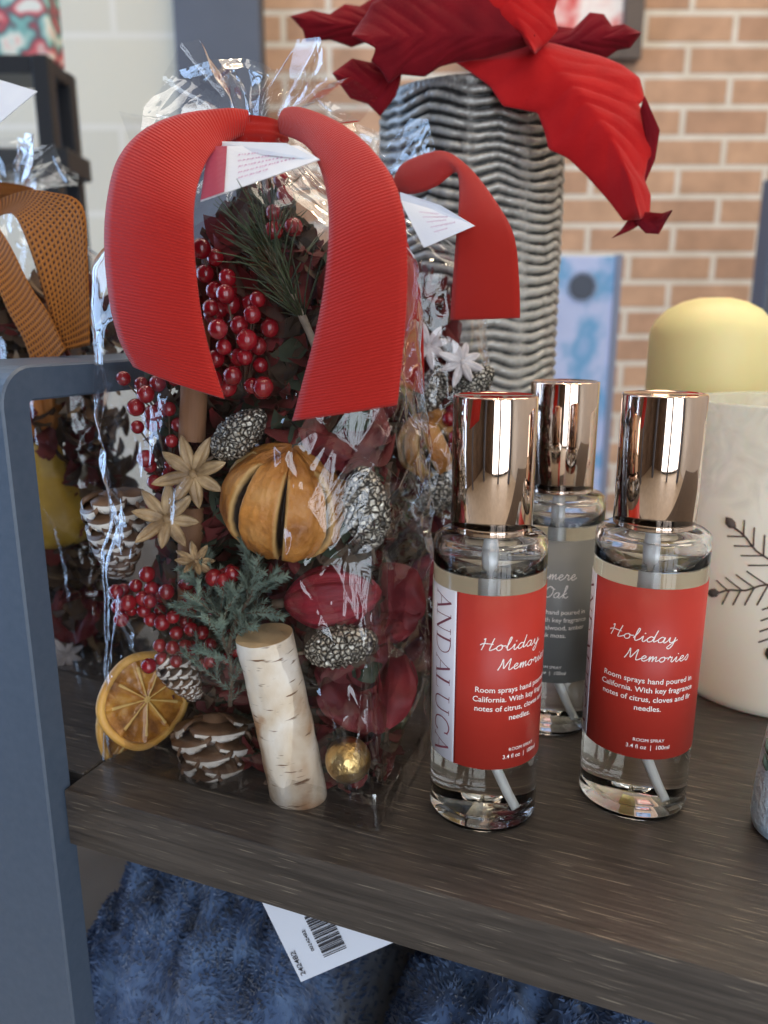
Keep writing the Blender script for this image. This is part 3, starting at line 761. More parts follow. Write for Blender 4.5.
def make_slit_orange(label, Rr=.0215):
    t = T('dried_orange', label, 'dried orange'); nu, nv = 400, 80; v = []; f = []; fm = []
    ns = 8
    def slit(a, s):      # 1 in the middle of a slit, 0 on the rind
        x = (a / (2 * PI) * ns) % 1.0; d = abs(x - .5) * 2 * PI / ns * math.sin(PI * s) * Rr
        wd = .0021 * max(0, math.sin(PI * min(1, max(0, (s - .13) / .70)))) ** .8 * (1 + .4 * math.sin(a * 2.0))
        return d, wd
    v.append((0, 0, -Rr * .86)); at_ = [5.0]
    for j in range(1, nv):
        s = j / nv
        for i in range(nu):
            a = 2 * PI * i / nu; d, wd = slit(a, s); r0 = Rr
            at_.append((d - wd) * 1000 if wd > .0002 else 5.0)
            k = 0 if wd <= 0 else max(0., 1 - (d / max(wd, 1e-6)) ** 2)
            lip = math.exp(-((d - wd * 1.5) / .0018) ** 2) * .0010 if wd > .0004 else 0
            r_ = r0 - .0050 * k + lip + .0008 * noise.noise(Vector((math.cos(a) * 2.5, math.sin(a) * 2.5, s * 6))) + .0003 * noise.noise(Vector((math.cos(a) * 14, math.sin(a) * 14, s * 30))) + .0007 * math.cos(ns * a)
            v.append((r_ * math.sin(PI * s) * math.cos(a), r_ * math.sin(PI * s) * math.sin(a), -r_ * .90 * math.cos(PI * s)))
    v.append((0, 0, Rr * .80)); E_ = len(v) - 1
    for i in range(nu): f.append((0, 1 + (i + 1) % nu, 1 + i)); fm.append(0)
    for j in range(nv - 2):
        for i in range(nu):
            k = (i + 1) % nu; a = 2 * PI * (i + .5) / nu; s = (j + 1.5) / nv; d, wd = slit(a, s)
            f.append((1 + j * nu + i, 1 + j * nu + k, 1 + (j + 1) * nu + k, 1 + (j + 1) * nu + i))
            fm.append(1 if wd > .0003 and d < wd * .86 else (2 if wd > .0003 and d < wd + .0004 else 0))
    for i in range(nu): f.append((E_, 1 + (nv - 2) * nu + i, 1 + (nv - 2) * nu + (i + 1) % nu)); fm.append(0)
    at_.append(5.0); o = mk('rind', v, f, ORRIND, t); o.data.attributes.new('slit', 'FLOAT', 'POINT').data.foreach_set('value', at_)
    v, f = lathe([(0, Rr * .83), (.0016, Rr * .825), (.0026, Rr * .80), (.0022, Rr * .77), (0, Rr * .76)], 10); mk('stalk_button', v, f, STEM, t)
    return t
def make_anise(label, m, R0=.0105, np_=8):
    t = T('star_anise', label, 'star anise')
    for k in range(np_):
        a = 2 * PI * k / np_ + rnd(-.12, .12); L = R0 * rnd(.82, 1.15); v = []; f = []; n = 9; tilt = rnd(-.15, .30)
        er = Vector((math.cos(a), math.sin(a), tilt)).normalized(); et = Vector((-math.sin(a), math.cos(a), 0)); ez = er.cross(et)
        for i in range(n):
            s = i / (n - 1); w_ = R0 * .17 * math.sin(PI * min(1, s * .93 + .07)) ** .7 * (1.15 - .2 * s) + .0001; dp = R0 * .24 * math.sin(PI * min(1, s * .9 + .1)) ** .8 + .0001
            c = er * (R0 * .08 + L * s)
            for x, y in ((0, -1), (-.9, -.45), (-1, .25), (-.45, .55), (-.12, .12), (.12, .12), (.45, .55), (1, .25), (.9, -.45)):
                v.append(c + et * w_ * x + ez * dp * y)
        for i in range(n - 1):
            for q in range(9): l = (q + 1) % 9; f.append((i * 9 + q, i * 9 + l, (i + 1) * 9 + l, (i + 1) * 9 + q))
        f += [tuple(range(9))[::-1], tuple((n - 1) * 9 + q for q in range(9))]
        mk('carpel', v, f, m, t)
    v, f = ball(R0 * .14, 10, 6); mk('hub', v, f, m, t)
    return t
def make_juniper(label, n=9, L=.035, m=NEEDLE, nl=.0028, seed=3):
    rs = random.Random(seed); t = T('juniper_sprig', label, 'sprig'); b = MB(); s_ = MB()
    main = catmull([(0, 0, 0), (.001, .0, L * .35), (-.002, .001, L * .7), (.002, 0, L)], 14)
    v, f = tube(main, [.0010 - .0006 * i / 13 for i in range(14)], 6); s_.add(v, f)
    twigs = [main]
    for k in range(n):
        i = 1 + int(k / n * 11); p = main[i]; a = k * 2.4; up = rs.uniform(.5, .95); l = L * rs.uniform(.35, .6) * (1.1 - k / n * .5)
        d = Vector((math.cos(a), math.sin(a) * .45, up)).normalized(); q = d.orthogonal().normalized() * .12
        tw = [p + (d + q * s * s * rs.uniform(-1, 1)) * l * s for s in [x / 7 for x in range(8)]]
        v, f = tube(tw, .00045, 5); s_.add(v, f); twigs.append(tw)
        for h in range(3):
            p2 = tw[2 + h * 2 - (h > 1)]; d2 = (d + Vector((rs.uniform(-1, 1), rs.uniform(-.5, .5), rs.uniform(-.2, .8)))).normalized()
            tw2 = [p2 + d2 * l * .45 * s for s in [x / 4 for x in range(5)]]; twigs.append(tw2)
            v, f = tube(tw2, .0003, 4); s_.add(v, f)
    for tw in twigs:
        for i in range(len(tw) - 1):
            for k in range(14):
                p = tw[i].lerp(tw[i + 1], rs.random()); d = (tw[i + 1] - tw[i]).normalized(); a = rs.uniform(0, 2 * PI)
                o = d.orthogonal().normalized(); o = Matrix.Rotation(a, 3, d) @ o; nd = (d * .9 + o * rs.uniform(.6, 1.0)).normalized()
                l = nl * rs.uniform(.7, 1.2); s1 = nd.orthogonal().normalized() * .00032; s2 = nd.cross(s1).normalized() * .00032
                b.add([p + s1, p - s1 * .5 + s2, p - s1 * .5 - s2, p + nd * l], [(0, 1, 3), (1, 2, 3), (2, 0, 3)])
    s_.build('twig', STEM, t); b.build('needles', m, t)
    return t
def make_pine(label, seed=5, L=.04, nn=120, nl=.03):
    rs = random.Random(seed); t = T('pine_sprig', label, 'sprig'); b = MB(); main = catmull([(0, 0, 0), (.002, .001, L * .4), (-.001, 0, L * .75), (.003, 0, L)], 12)
    v, f = tube(main, [.0016 + .0003 * math.sin(i * 3) - .0007 * i / 12 for i in range(12)], 8); mk('twig', v, f, noisy('grey_brown_twig', [(.16, .13, .10), (.36, .31, .25)], 150, rough=.85, bump=.6), t)
    for k in range(nn):
        p = main[rs.randrange(3, 12)]; a = rs.uniform(0, 2 * PI); d = Vector((math.cos(a) * .75, math.sin(a) * .35, rs.uniform(.25, 1.0))).normalized()
        q = Vector((rs.uniform(-1, 1), rs.uniform(-.6, .6), -.4)) * .25; l = nl * rs.uniform(.6, 1.1)
        v, f = tube([p + d * l * s + q * l * s * s for s in (0, .33, .66, 1)], [.00034, .00034, .0003, .0001], 4); b.add(v, f)
    b.build('needles', PINE, t); return t
def make_berries(label, n=14, spread=(.013, .010, .018), r=.0030, seed=1):
    rs = random.Random(seed); t = T('berry_sprig', label, 'berries'); pts = []
    st = MB()
    while len(pts) < n:
        for _ in range(60):
            p = Vector((rs.uniform(-1, 1) * spread[0], rs.uniform(-1, 1) * spread[1], rs.uniform(-1, 1) * spread[2] ))
            if all((p - q).length > r * 1.85 for q in pts): break
        pts.append(p)
    for p in pts:
        rr = r * rs.uniform(.82, 1.1); v, f = ball(rr, 16, 10, lambda q: q * (1 + .04 * noise.noise(q * 500)))
        mk('berry', [p + q for q in v], f, BERRY, t)
        v, f = tube([p, p * .5 + Vector((0, .006, -.006)), Vector((0, .008, -spread[2]))], .00035, 5); st.add(v, f)
    st.build('stem', STEM, t); return t
def make_cinnamon(label, L=.045, r=.0055):
    n = 46; v = []; f = []
    for s in (0, 1):
        for i in range(n):
            a = i / n * 2 * PI * 1.7; rr = r * (1 - .28 * i / n)
            v += [(rr * math.cos(a), rr * math.sin(a), s * L), ((rr - .0007) * math.cos(a), (rr - .0007) * math.sin(a), s * L)]
    m = 2 * n
    for i in range(n - 1):
        a, b_ = 2 * i, 2 * i + 2
        f += [(a, b_, b_ + m, a + m), (b_ + 1, a + 1, a + 1 + m, b_ + 1 + m), (a + 1, b_ + 1, b_, a), (a + m, b_ + m, b_ + 1 + m, a + 1 + m)]
    f += [(0, m, m + 1, 1), (m - 2, m - 1, 2 * m - 1, 2 * m - 2)]
    return tag(mk('cinnamon_stick', v, f, CINN, smooth=False), label, 'cinnamon stick')
def make_petals(label, m=PETR, R0=.024, seed=2):
    """a ruffled dried bloom: overlapping cupped petals"""
    rs = random.Random(seed); t = T('dried_bloom', label, 'dried flower')
    for k in range(7):
        a = k * 2.4; w_ = R0 * rs.uniform(.55, .8); L = R0 * rs.uniform(.8, 1.05); v = []; f = []; n = 12; ph = rs.uniform(0, 6)
        tilt = .25 + .1 * k
        for j in range(n + 1):
            for i in range(n + 1):
                s = j / n; x = (i / n - .5) * 2; ww = w_ * math.sin(PI * (.12 + .72 * s)) ** .8
                r_ = L * s * (1 - .15 * x * x); h = math.sin(s * 1.9) * L * tilt * (1 - .35 * x * x) + .0018 * math.sin(x * 6 + ph) * s + .001 * math.sin(s * 14 + x * 3)
                q = Vector((r_, x * ww, h)); v.append(Matrix.Rotation(a, 3, 'Z') @ q)
        v2 = [p + Vector((0, 0, -.0005)) for p in v]; N = len(v)
        for j in range(n):
            for i in range(n):
                q = (j * (n + 1) + i, j * (n + 1) + i + 1, (j + 1) * (n + 1) + i + 1, (j + 1) * (n + 1) + i); f += [q[::-1], tuple(p + N for p in q)]
        mk('petal', v + v2, f, m, t)
    return t
def filling(name, label, bag, box_, n, seed, mats, size=(.006, .013), foot=0):
    """loose dried leaves, petals and bark chips packed between the larger pieces: uncountable"""
    rs = random.Random(seed); b = MB(); (u0, u1), (v0, v1), (z0, z1) = box_
    for k in range(n + foot):
        if k >= n: v0, v1, z1, z0 = -.018, .01, .010, .0015; size = (.004, .007)
        zc = rs.uniform(z0, z1); sh = 1 - .16 * min(zc, .2) / .2 - (1.0 * max(0, zc - .19) / .035)
        c = Vector((rs.uniform(u0, u1) * sh, rs.uniform(v0, v1), zc)); L = rs.uniform(*size); w_ = L * rs.uniform(.35, .7); cu = rs.uniform(.3, 1.2)
        q = Matrix.Rotation(rs.uniform(0, 6.3), 3, 'Z') @ Matrix.Rotation(rs.uniform(-1.5, 1.5), 3, 'X') @ Matrix.Rotation(rs.uniform(0, 6.3), 3, 'Z')
        v = []; f = []; n_ = 5
        for j in range(n_ + 1):
            s = j / n_
            for x in (-1, 0, 1):
                p = Vector((x * w_ * math.sin(PI * (.08 + .86 * s)), (s - .5) * 2 * L, cu * L * (s - .5) ** 2 * 1.6 - abs(x) * w_ * .35)); p = c + q @ p
                p.x = max(u0 * sh, min(u1 * sh, p.x)); p.y = max(v0, min(v1, p.y)); p.z = max(z0, p.z); v.append(p)
        for j in range(n_):
            for i in range(2): f.append((j * 3 + i, j * 3 + i + 1, j * 3 + i + 4, j * 3 + i + 3))
        b.add(v, f, rs.randrange(len(mats)))
    return tag(b.build(name, mats, M=FR[bag.name]), label, 'potpourri filling', kind='stuff')

# ------------------------------------------------------------------ clear gift bags
def bagM(u, v, rot=0.): return LM @ Matrix.Translation((u, v, 0)) @ Matrix.Rotation(R(rot), 4, 'Z')
NECKZ = .246
def bag_section(z):
    """half width, half depth and corner sharpness of the bag at height z"""
    if z < .198:
        s = z / .198; return .0618 - .0025 * s + .001 * math.sin(PI * s), .0335 - .0035 * s + .0015 * math.sin(PI * s), 18 - 13.8 * min(1, s * 2.0)
    s = (z - .198) / (NECKZ - .198); s = min(1, s); k = s * s * (3 - 2 * s)
    return .0593 + (.010 - .0593) * k ** .9, .030 + (.008 - .030) * k, 4.2 - 2.0 * min(1, k * 1.6)
def creases(S, Zc, n, seed):
    # long sharp folds of the film: tents along random segments of the unrolled sheet
    rg = np.random.default_rng(seed); h = np.zeros_like(S)
    for k in range(n):
        c = rg.uniform((-.19, .0), (.19, .24)); a = rg.normal(0, .75) + (math.pi / 2 if k % 3 else rg.uniform(0, 3)); L = rg.uniform(.015, .07)
        ds, dz = S - c[0], Zc - c[1]; x = ds * math.cos(a) + dz * math.sin(a); y = -ds * math.sin(a) + dz * math.cos(a)
        w = rg.uniform(.002, .0055) * (1 + .5 * np.clip(x / L, -1, 1)); amp = rg.uniform(.0005, .0021) * rg.choice((1, 1, -1))
        h += amp * np.exp(-np.abs(y) / w) * np.clip(1 - np.abs(x) / L, 0, 1) ** .6
        c = rg.uniform((-.19, .0), (.19, .24)); a = rg.uniform(0, 3.14); L = rg.uniform(.008, .03); ds, dz = S - c[0], Zc - c[1]
        x = ds * math.cos(a) + dz * math.sin(a); y = -ds * math.sin(a) + dz * math.cos(a)
        h += rg.uniform(.0003, .0008) * rg.choice((1, -1)) * np.exp(-np.abs(y) / rg.uniform(.0010, .0022)) * np.clip(1 - np.abs(x) / L, 0, 1)
    return h
def film_body(parent, seed, nu=440, nv=340, amp=1.0):
    v = []; f = []
    A_ = np.array([2 * PI * i / nu for i in range(nu)]); s_ = np.where(True, A_, 0)
    per = []
    a0, b0, n0 = bag_section(.1); q0 = None; acc = 0.
    for i in range(nu):
        c, s = math.cos(A_[i]), math.sin(A_[i]); q = (a0 * math.copysign(abs(c) ** (2 / n0), c), b0 * math.copysign(abs(s) ** (2 / n0), s))
        if q0: acc += math.hypot(q[0] - q0[0], q[1] - q0[1])
        q0 = q; per.append(acc)
    Sg, Zg = np.meshgrid(np.array(per) - acc / 2, np.array([NECKZ * j / nv for j in range(nv + 1)])); CR = creases(Sg, Zg, 190, seed)
    off = Vector((seed * 5.3, seed * 2.2, seed))
    for j in range(nv + 1):
        z = .0006 + (NECKZ - .0006) * j / nv; a_, b_, n_ = bag_section(z)
        for i in range(nu):
            t = 2 * PI * i / nu; c, s = math.cos(t), math.sin(t)
            x = a_ * math.copysign(abs(c) ** (2 / n_), c); y = b_ * math.copysign(abs(s) ** (2 / n_), s)
            nrm = Vector((c, s * 1.4, 0)).normalized()
            p = Vector((x, y, z)); q = Vector((x * 26, y * 26, z * 15)) + off
            w_ = .0024 * (.5 - abs(noise.noise(q * .8)) * 2.0) + .0011 * (.5 - abs(noise.noise(q * 1.9 + Vector((4, 1, 7)))) * 2) + .0003 * (.5 - abs(noise.noise(q * 4.1)) * 2)
            if z > .198: w_ += .0018 * math.sin(t * 13 + 3 * noise.noise(q)) * (z - .198) / .05
            w_ += CR[j, i]; edge = min(1, z / .012)
            p += nrm * w_ * edge * amp
            v.append(p)
    for j in range(nv):
        for i in range(nu):
            k = (i + 1) % nu; f.append((j * nu + i, j * nu + k, (j + 1) * nu + k, (j + 1) * nu + i))
    f.append(tuple(range(nu))[::-1])
    o = mk('film_body', v, f, FILM, parent); o.data.polygons[len(f) - 1].use_smooth = False; return o
FRONT = [(128, 150, .05), (114, 112, .045), (150, 120, .035), (158, 78, .04), (176, 44, .040), (194, 40, .046), (206, 74, .032), (222, 62, .05), (240, 92, .038), (262, 88, .05), (290, 40, .045), (314, 38, .04), (320, 84, .03),
         (345, 78, .04), (371, 98, .05), (352, 122, .062), (325, 100, .072), (300, 66, .08), (270, 70, .07), (240, 58, .082), (210, 60, .072), (170, 72, .08), (140, 108, .07)]
HEM = film_mat('crumpled_film_hem', (.96, .96, .96), base=.03, boost=2.6, bstr=.6)
def film_hem(parent, seed):
    # the sealed, crumpled foot of the bag: a wrinkled collar with pinched corners
    n, m = 360, 9; v = []; f = []
    for j in range(m + 1):
        t = j / m; z = .0008 + .013 * t
        for i in range(n):
            a = 2 * PI * i / n; c, s = math.cos(a), math.sin(a); a_, b_, n_ = bag_section(.001); a_ += .0010; b_ += .0010
            x = a_ * math.copysign(abs(c) ** (2 / 18), c); y = b_ * math.copysign(abs(s) ** (2 / 18), s)
            corner = max(0, (abs(x) / a_ + abs(y) / b_) - 1.80) / .2
            k = 1 + .035 * corner * (1 - t)
            q = Vector((x * 90, y * 90, z * 110 + seed)); w_ = (.0011 * noise.noise(q) + .0008 * noise.noise(q * 2.3)) * (1 if j else .3)
            v.append((x * k + w_ * math.copysign(1, x) * (abs(x) > a_ * .97) - .0, y * k + w_ * math.copysign(1, y) * (abs(y) > b_ * .97), z + .0035 * t * noise.noise(Vector((x * 45, y * 45, seed)))))
    for j in range(m):
        for i in range(n): k = (i + 1) % n; f.append((j * n + i, j * n + k, (j + 1) * n + k, (j + 1) * n + i))
    return mk('film_hem', v, f, HEM, parent)
def film_frill(parent, C=(.061, .055), s=1.0, rot=0.):
    ring = []
    for px, py, v_ in FRONT:
        P = loc_uv(onv(px, py, v_)) - Vector((C[0], C[1], 0)); ring.append(P)
    n = len(ring); sub = 7; m = 26; v = []; f = []; N = n * sub
    top = [ring[i].lerp(ring[(i + 1) % n], k / sub) for i in range(n) for k in range(sub)]
    ang = [PI - 2 * PI * (i / N) for i in range(N)]   # left tip first, across the front, back again
    for j in range(m + 1):
        s_ = j / m
        for i in range(N):
            a = ang[i]; c = Vector((.0098 * math.cos(a), -.0080 * math.sin(a), NECKZ - .001))
            p = c.lerp(top[i], s_); p.z = c.z + (top[i].z - c.z) * s_ ** .8
            q = p * 38; amp = .0028 * math.sin(PI * min(1, s_ * 1.2)) if s_ < .85 else .0012
            p += Vector((noise.noise(q), noise.noise(q + Vector((5, 5, 5))), .3 * noise.noise(q * 2))) * amp * 1.3
            v.append(p)
    for j in range(m):
        for i in range(N):
            k = (i + 1) % N; f.append((j * N + i, j * N + k, (j + 1) * N + k, (j + 1) * N + i))
    return mk('film_frill', v, f, FRILL, parent)
def strip(name, A, B, m, parent, n=60, k=10, arch=.0015, thick=.00045, world=True):
    """a ribbon lofted between two edge curves, with thickness; uv y runs along the length"""
    A = catmull(A, n); B = catmull(B, n); v = []; uv = []; L = 0.; Ls = []
    for i in range(n):
        if i: L += ((A[i] + B[i]) / 2 - (A[i - 1] + B[i - 1]) / 2).length
        Ls.append(L)
    for side in (0, 1):
        for i in range(n):
            d = (A[min(i + 1, n - 1)] - A[max(i - 1, 0)]).normalized(); c = (B[i] - A[i]); nr = d.cross(c).normalized()
            for j in range(k + 1):
                t = j / k; p = A[i].lerp(B[i], t) + nr * arch * math.sin(PI * t) - nr * thick * side
                v.append(p); uv.append((t * .036, Ls[i] / .1))
    f = []; N = n * (k + 1)
    for i in range(n - 1):
        for j in range(k):
            q = (i * (k + 1) + j, (i + 1) * (k + 1) + j, (i + 1) * (k + 1) + j + 1, i * (k + 1) + j + 1); f += [q, tuple(p + N for p in q[::-1])]
    rim = [i * (k + 1) for i in range(n)] + [(n - 1) * (k + 1) + j for j in range(1, k + 1)] + [i * (k + 1) + k for i in range(n - 2, -1, -1)] + [j for j in range(k - 1, 0, -1)]
    for a, b in zip(rim, rim[1:] + rim[:1]): f.append((b, a, a + N, b + N))
    return mk(name, v, f, m, parent, world=world, uv=uv)
def E3(L): return [onv(*p) for p in L]
def knot(parent, m, z=NECKZ - .0030, w_=.0095):
    v = []; f = []; n = 40; k = 10; uv = []
    for i in range(n):
        a = 2 * PI * i / n
        for j in range(k + 1):
            t = j / k - .5; r_ = 1 + .10 * math.cos(t * PI) + .04 * math.sin(j * 2.1) + .03 * math.sin(a * 3 + j)
            v.append((.0130 * r_ * math.cos(a), .0105 * r_ * math.sin(a), z + t * w_ * (.8 + .2 * math.sin(a) ** 2))); uv.append((i / n, j * .04))
    for i in range(n):
        l = (i + 1) % n
        for j in range(k): f.append((i * (k + 1) + j, l * (k + 1) + j, l * (k + 1) + j + 1, i * (k + 1) + j + 1))
    return mk('bow_knot', v, f, m, parent, uv=uv)
def folded_card(parent, front, back, band=True):
    """front / back: world corner lists of the two leaves; a strip of the front leaf is printed maroon"""
    def slab(q, th=.0003):
        q = [Vector(p) for p in q]; n = (q[1] - q[0]).cross(q[3] - q[0]).normalized() * th
        return q + [p - n for p in q], [(0, 1, 2, 3), (7, 6, 5, 4), (0, 4, 5, 1), (1, 5, 6, 2), (2, 6, 7, 3), (3, 7, 4, 0)]
    v, f = slab(back); k = len(v); g_ = 10
    a, b_, c_, d = [Vector(p) for p in front]; nn = (b_ - a).cross(d - a).normalized() * .0003
    pt_ = [(a.lerp(d, i / g_)).lerp(b_.lerp(c_, i / g_), j / g_) for i in range(g_ + 1) for j in range(g_ + 1)]
    v2 = pt_ + [p - nn for p in pt_]; N = len(pt_); f2 = []
    for i in range(g_):
        for j in range(g_):
            q = (i * (g_ + 1) + j, (i + 1) * (g_ + 1) + j, (i + 1) * (g_ + 1) + j + 1, i * (g_ + 1) + j + 1); f2 += [q, tuple(x + N for x in q[::-1])]
    rim = [i * (g_ + 1) for i in range(g_ + 1)] + [g_ * (g_ + 1) + j for j in range(1, g_ + 1)] + [i * (g_ + 1) + g_ for i in range(g_ - 1, -1, -1)] + [j for j in range(g_ - 1, 0, -1)]
    for x, y in zip(rim, rim[1:] + rim[:1]): f2.append((y, x, x + N, y + N))
    o = mk('gift_card', v + v2, f + [tuple(i + k for i in q) for q in f2], CARD, parent, world=True, smooth=False)
    a, b_, c_, d = [Vector(p) for p in front]   # a lower-left, b upper-left, c upper-right, d lower-right
    n = (b_ - a).cross(d - a).normalized(); to = Vector((0, 0, EYE)) - a
    if n.dot(to) < 0: n = -n
    n *= .0006
    P = lambda s, t: (a.lerp(d, s)).lerp(b_.lerp(c_, s), t) + n
    if band:
        bd = mk('printed_band', [P(x, .01 + .98 * j / 8) for x in (.005, .11, .22) for j in range(9)], [(i * 9 + j, i * 9 + 9 + j, i * 9 + 10 + j, i * 9 + 1 + j) for i in range(2) for j in range(8)], CARDM, parent, world=True, smooth=False)
        bd.parent = o
    lt = MB()
    for i, (s0, s1, t) in enumerate(((.34, .80, .74), (.34, .88, .60), (.34, .76, .46), (.34, .84, .32), (.34, .60, .19))):
        s = s0; rs = random.Random(i)
        while s < s1:
            l = rs.uniform(.012, .03); pts = [P(s + l * q, t + (.03 if q * 3 % 2 else -.01)) for q in (0, .33, .66, 1)]
            for p, q in zip(pts, pts[1:]):
                h = (b_ - a).normalized() * .00025; lt.add([p - h, q - h, q + h, p + h], [(0, 1, 2, 3)])
            s += l + rs.choice((.004, .012))
    l_ = lt.build('faded_handwriting', INKP, parent, world=True, smooth=False); l_.parent = o
    return o

bag1 = thing('gift_bag', 'large clear cellophane bag of potpourri at front left, tied with wide red ribbon', 'gift bag', bagM(.0632, .055))
film_body(bag1, 1); film_hem(bag1, 1); film_frill(bag1); knot(bag1, RIB)
LA = [(248, 110, .046), (226, 108, .039), (180, 114, .029), (143, 130, .020), (118, 158, .014), (107, 198, .009), (104, 245, .007), (109, 300, .007), (119, 340, .008), (133, 367, .009)]
LB_ = [(247, 134, .046), (232, 140, .038), (214, 150, .027), (202, 170, .019), (195, 195, .012), (193, 225, .008), (195, 265, .007), (201, 315, .007), (211, 358, .008), (224, 399, .009)]
strip('ribbon_tail', E3(LA), E3(LB_), RIB, bag1)
RA = [(280, 134, .046), (296, 140, .038), (310, 150, .027), (321, 172, .019), (328, 205, .012), (328, 245, .008), (323, 292, .007), (314, 338, .007), (303, 380, .008), (292, 421, .009)]
RB_ = [(284, 108, .047), (300, 107, .042), (335, 120, .031), (365, 142, .022), (391, 175, .015), (404, 215, .010), (407, 260, .008), (406, 310, .007), (402, 360, .008), (397, 405, .009)]
strip('ribbon_tail', E3(RA), E3(RB_), RIB, bag1)
folded_card(bag1, [onv(201, 202, .019), onv(209, 147, .029), onv(300, 146, .029), onv(320, 160, .016)],
            [onv(320, 160, .0165), onv(286, 143, .024), onv(213, 141, .034), onv(214, 150, .033)])

# ------------------------------------------------------------------ contents of the front bag
def P(px, py, v): return onv(px, py, v)
def place(proto, px, py, v, ax, tw=0., s=1., label=None, group=None):
    return put(proto, axM(P(px, py, v), ax, tw, s), label, group)
def img2(deg, k=0.): return img(deg, k)
o_ = make_slit_orange('dried whole orange with dark vertical slits in the middle of the front bag', .0228)
place(o_, 288, 500, .0475, img(82, .25), 2.25, 1.06)
o_ = make_orange_slice('dried orange slice facing the viewer at the lower left of the front bag')
nrm = Vector((.70, -.74, .22)); place(o_, 146, 699, .0345, nrm, .3, 1.0)
place(o_, 142, 722, .042, Vector((.72, -.74, .2)), 1.0, 1.02, 'dried orange slice half hidden behind the front one, low in the bag')
o_ = make_pinecone('brown pinecone with white-tipped scales at the bottom of the front bag', True, .028, .0165, 5, 6, 1.35)
place(o_, 214, 712, .0455, img(-86, .55), .4, 1.12)
cone2 = make_pinecone('small pinecone with pale tips below the red berries in the front bag', True, .022, .0085, 6, 8)
place(cone2, 166, 655, .035, img(-50, .3), .4, 1.0)
o_ = make_birch('pale birch branch piece standing at the bottom centre of the front bag')
place(o_, 301, 806, .0335, img(99, .03), .2, 1.06)
o_ = make_foil_ball('small crumpled gold ball at the bottom right of the front bag'); o_.location = P(348, 760, .0325) + Vector((0, 0, Z0 - .0085))
pod = make_pod('crimson ridged seed pod lying right of the green sprig in the front bag')
place(pod, 283, 603, .0385, img(8, .05), .2)
scone = make_little_cone('silver-gold painted small cone lying above the birch branch piece', SILV)
place(scone, 304, 653, .0315, img(12, .03), .4, .94)
place(scone, 214, 456, .033, img(40, .1), 1.4, .86, 'silver painted small cone above the slit orange, at its upper left')
place(scone, 372, 548, .038, img(97, .05), 2.2, 1.0, 'silver painted small cone upright at the right of the slit orange')
bloom = make_petals('dark red ruffled dried bloom low at the right of the front bag')
place(bloom, 366, 690, .052, img(100, 1.2), .4, .85)
place(bloom, 384, 612, .058, img(100, 1.2), 1.4, .72, 'dark red dried bloom behind the right end of the crimson pod')
place(bloom, 350, 440, .052, img(100, 1.0), 2.4, .75, 'dark red dried bloom just below the right ribbon tail in the front bag')
an = make_anise('gold star anise pod upper of the two beside the slit orange', ANISE)
place(an, 193, 474, .031, Vector((-.05, -1, .25)), .2, 1.25)
place(an, 167, 519, .0285, Vector((.1, -1, .35)), .6, 1.2, 'gold star anise pod lower of the two beside the slit orange')
anw = make_anise('whitewashed star anise', ANISW)
place(cone2, 112, 488, .050, img(-86, .15), .9, 1.75, 'pinecone with whitened scale tips at the left edge of the front bag')
place(an, 196, 562, .031, Vector((.3, -.6, 1)), .7, .75, 'small gold star anise lying just above the green sprig')
cin = make_cinnamon('cinnamon stick showing under the tip of the left ribbon tail')
put(cin, axM(P(192, 440, .040), img(84, 0), 0, 1.0))
put(cin, axM(P(190, 612, .045), img(86, 0), 0, 1.0), 'cinnamon stick standing between the berries and the slit orange')
jun = make_juniper('grey-green juniper sprig in front of the pinecone, the taller one', 11, .046)
place(jun, 230, 706, .0285, img(88, .05), 0)
jun2 = make_juniper('grey-green juniper sprig leaning right towards the birch branch piece', 9, .036, seed=8)
place(jun2, 228, 650, .0275, img(68, .05), 1.0, 1.1)
place(jun2, 222, 640, .033, img(104, .0), 2.2, .9, 'short grey-green juniper sprig left of the taller one')
pin = make_pine('dark green pine sprig with a pale twig behind the card in the front bag')
place(pin, 318, 352, .044, img(116, -.05), 0, .95)
pin2 = make_pine('dark pine sprig reaching straight up below the card in the front bag', 9, .040, 100, .026)
place(pin2, 288, 305, .052, img(96, -.05), 0, .8)
for (px, py, v, n, spr, sd, r_, lb) in (
    (178, 618, .034, 28, (.013, .007, .018), 1, .0031, 'cluster of red berries above the orange slice'),
    (138, 600, .032, 12, (.008, .005, .007), 2, .0031, 'red berries at the left edge above the orange slice'),
    (222, 576, .032, 5, (.006, .004, .003), 3, .0033, 'few red berries at the top of the green sprig'),
    (160, 448, .038, 14, (.008, .006, .016), 4, .0031, 'dull red berries left of the upper gold star anise'),
    (150, 395, .038, 8, (.010, .006, .007), 5, .0032, 'red berries under the end of the left ribbon tail'),
    (238, 345, .034, 24, (.011, .007, .017), 6, .0034, 'dense cluster of red berries between the two ribbon tails'),
    (296, 205, .046, 6, (.009, .005, .009), 7, .0031, 'red berries beneath the right end of the card'),
    (216, 290, .040, 9, (.005, .006, .014), 8, .0033, 'red berries along the inner edge of the left ribbon tail'),
    (232, 640, .036, 6, (.012, .004, .010), 9, .0031, 'red berries caught among the green sprigs')):
    o_ = make_berries(lb, n, spr, r_, sd); o_.matrix_world = ZM @ Matrix.Translation(P(px, py, v))
CHIPR = noisy('dark_red_leaf', [(.055, .005, .005), (.15, .010, .010)], 40, rough=.75)
CHIPB = noisy('brown_bark_chip', [(.025, .015, .009), (.09, .05, .028)], 60, rough=.85)
CHIPG = noisy('dark_green_leaf', [(.010, .018, .008), (.035, .05, .025)], 60, rough=.8)
CHIPT = noisy('tan_leaf', [(.10, .06, .03), (.24, .16, .09)], 60, rough=.8)
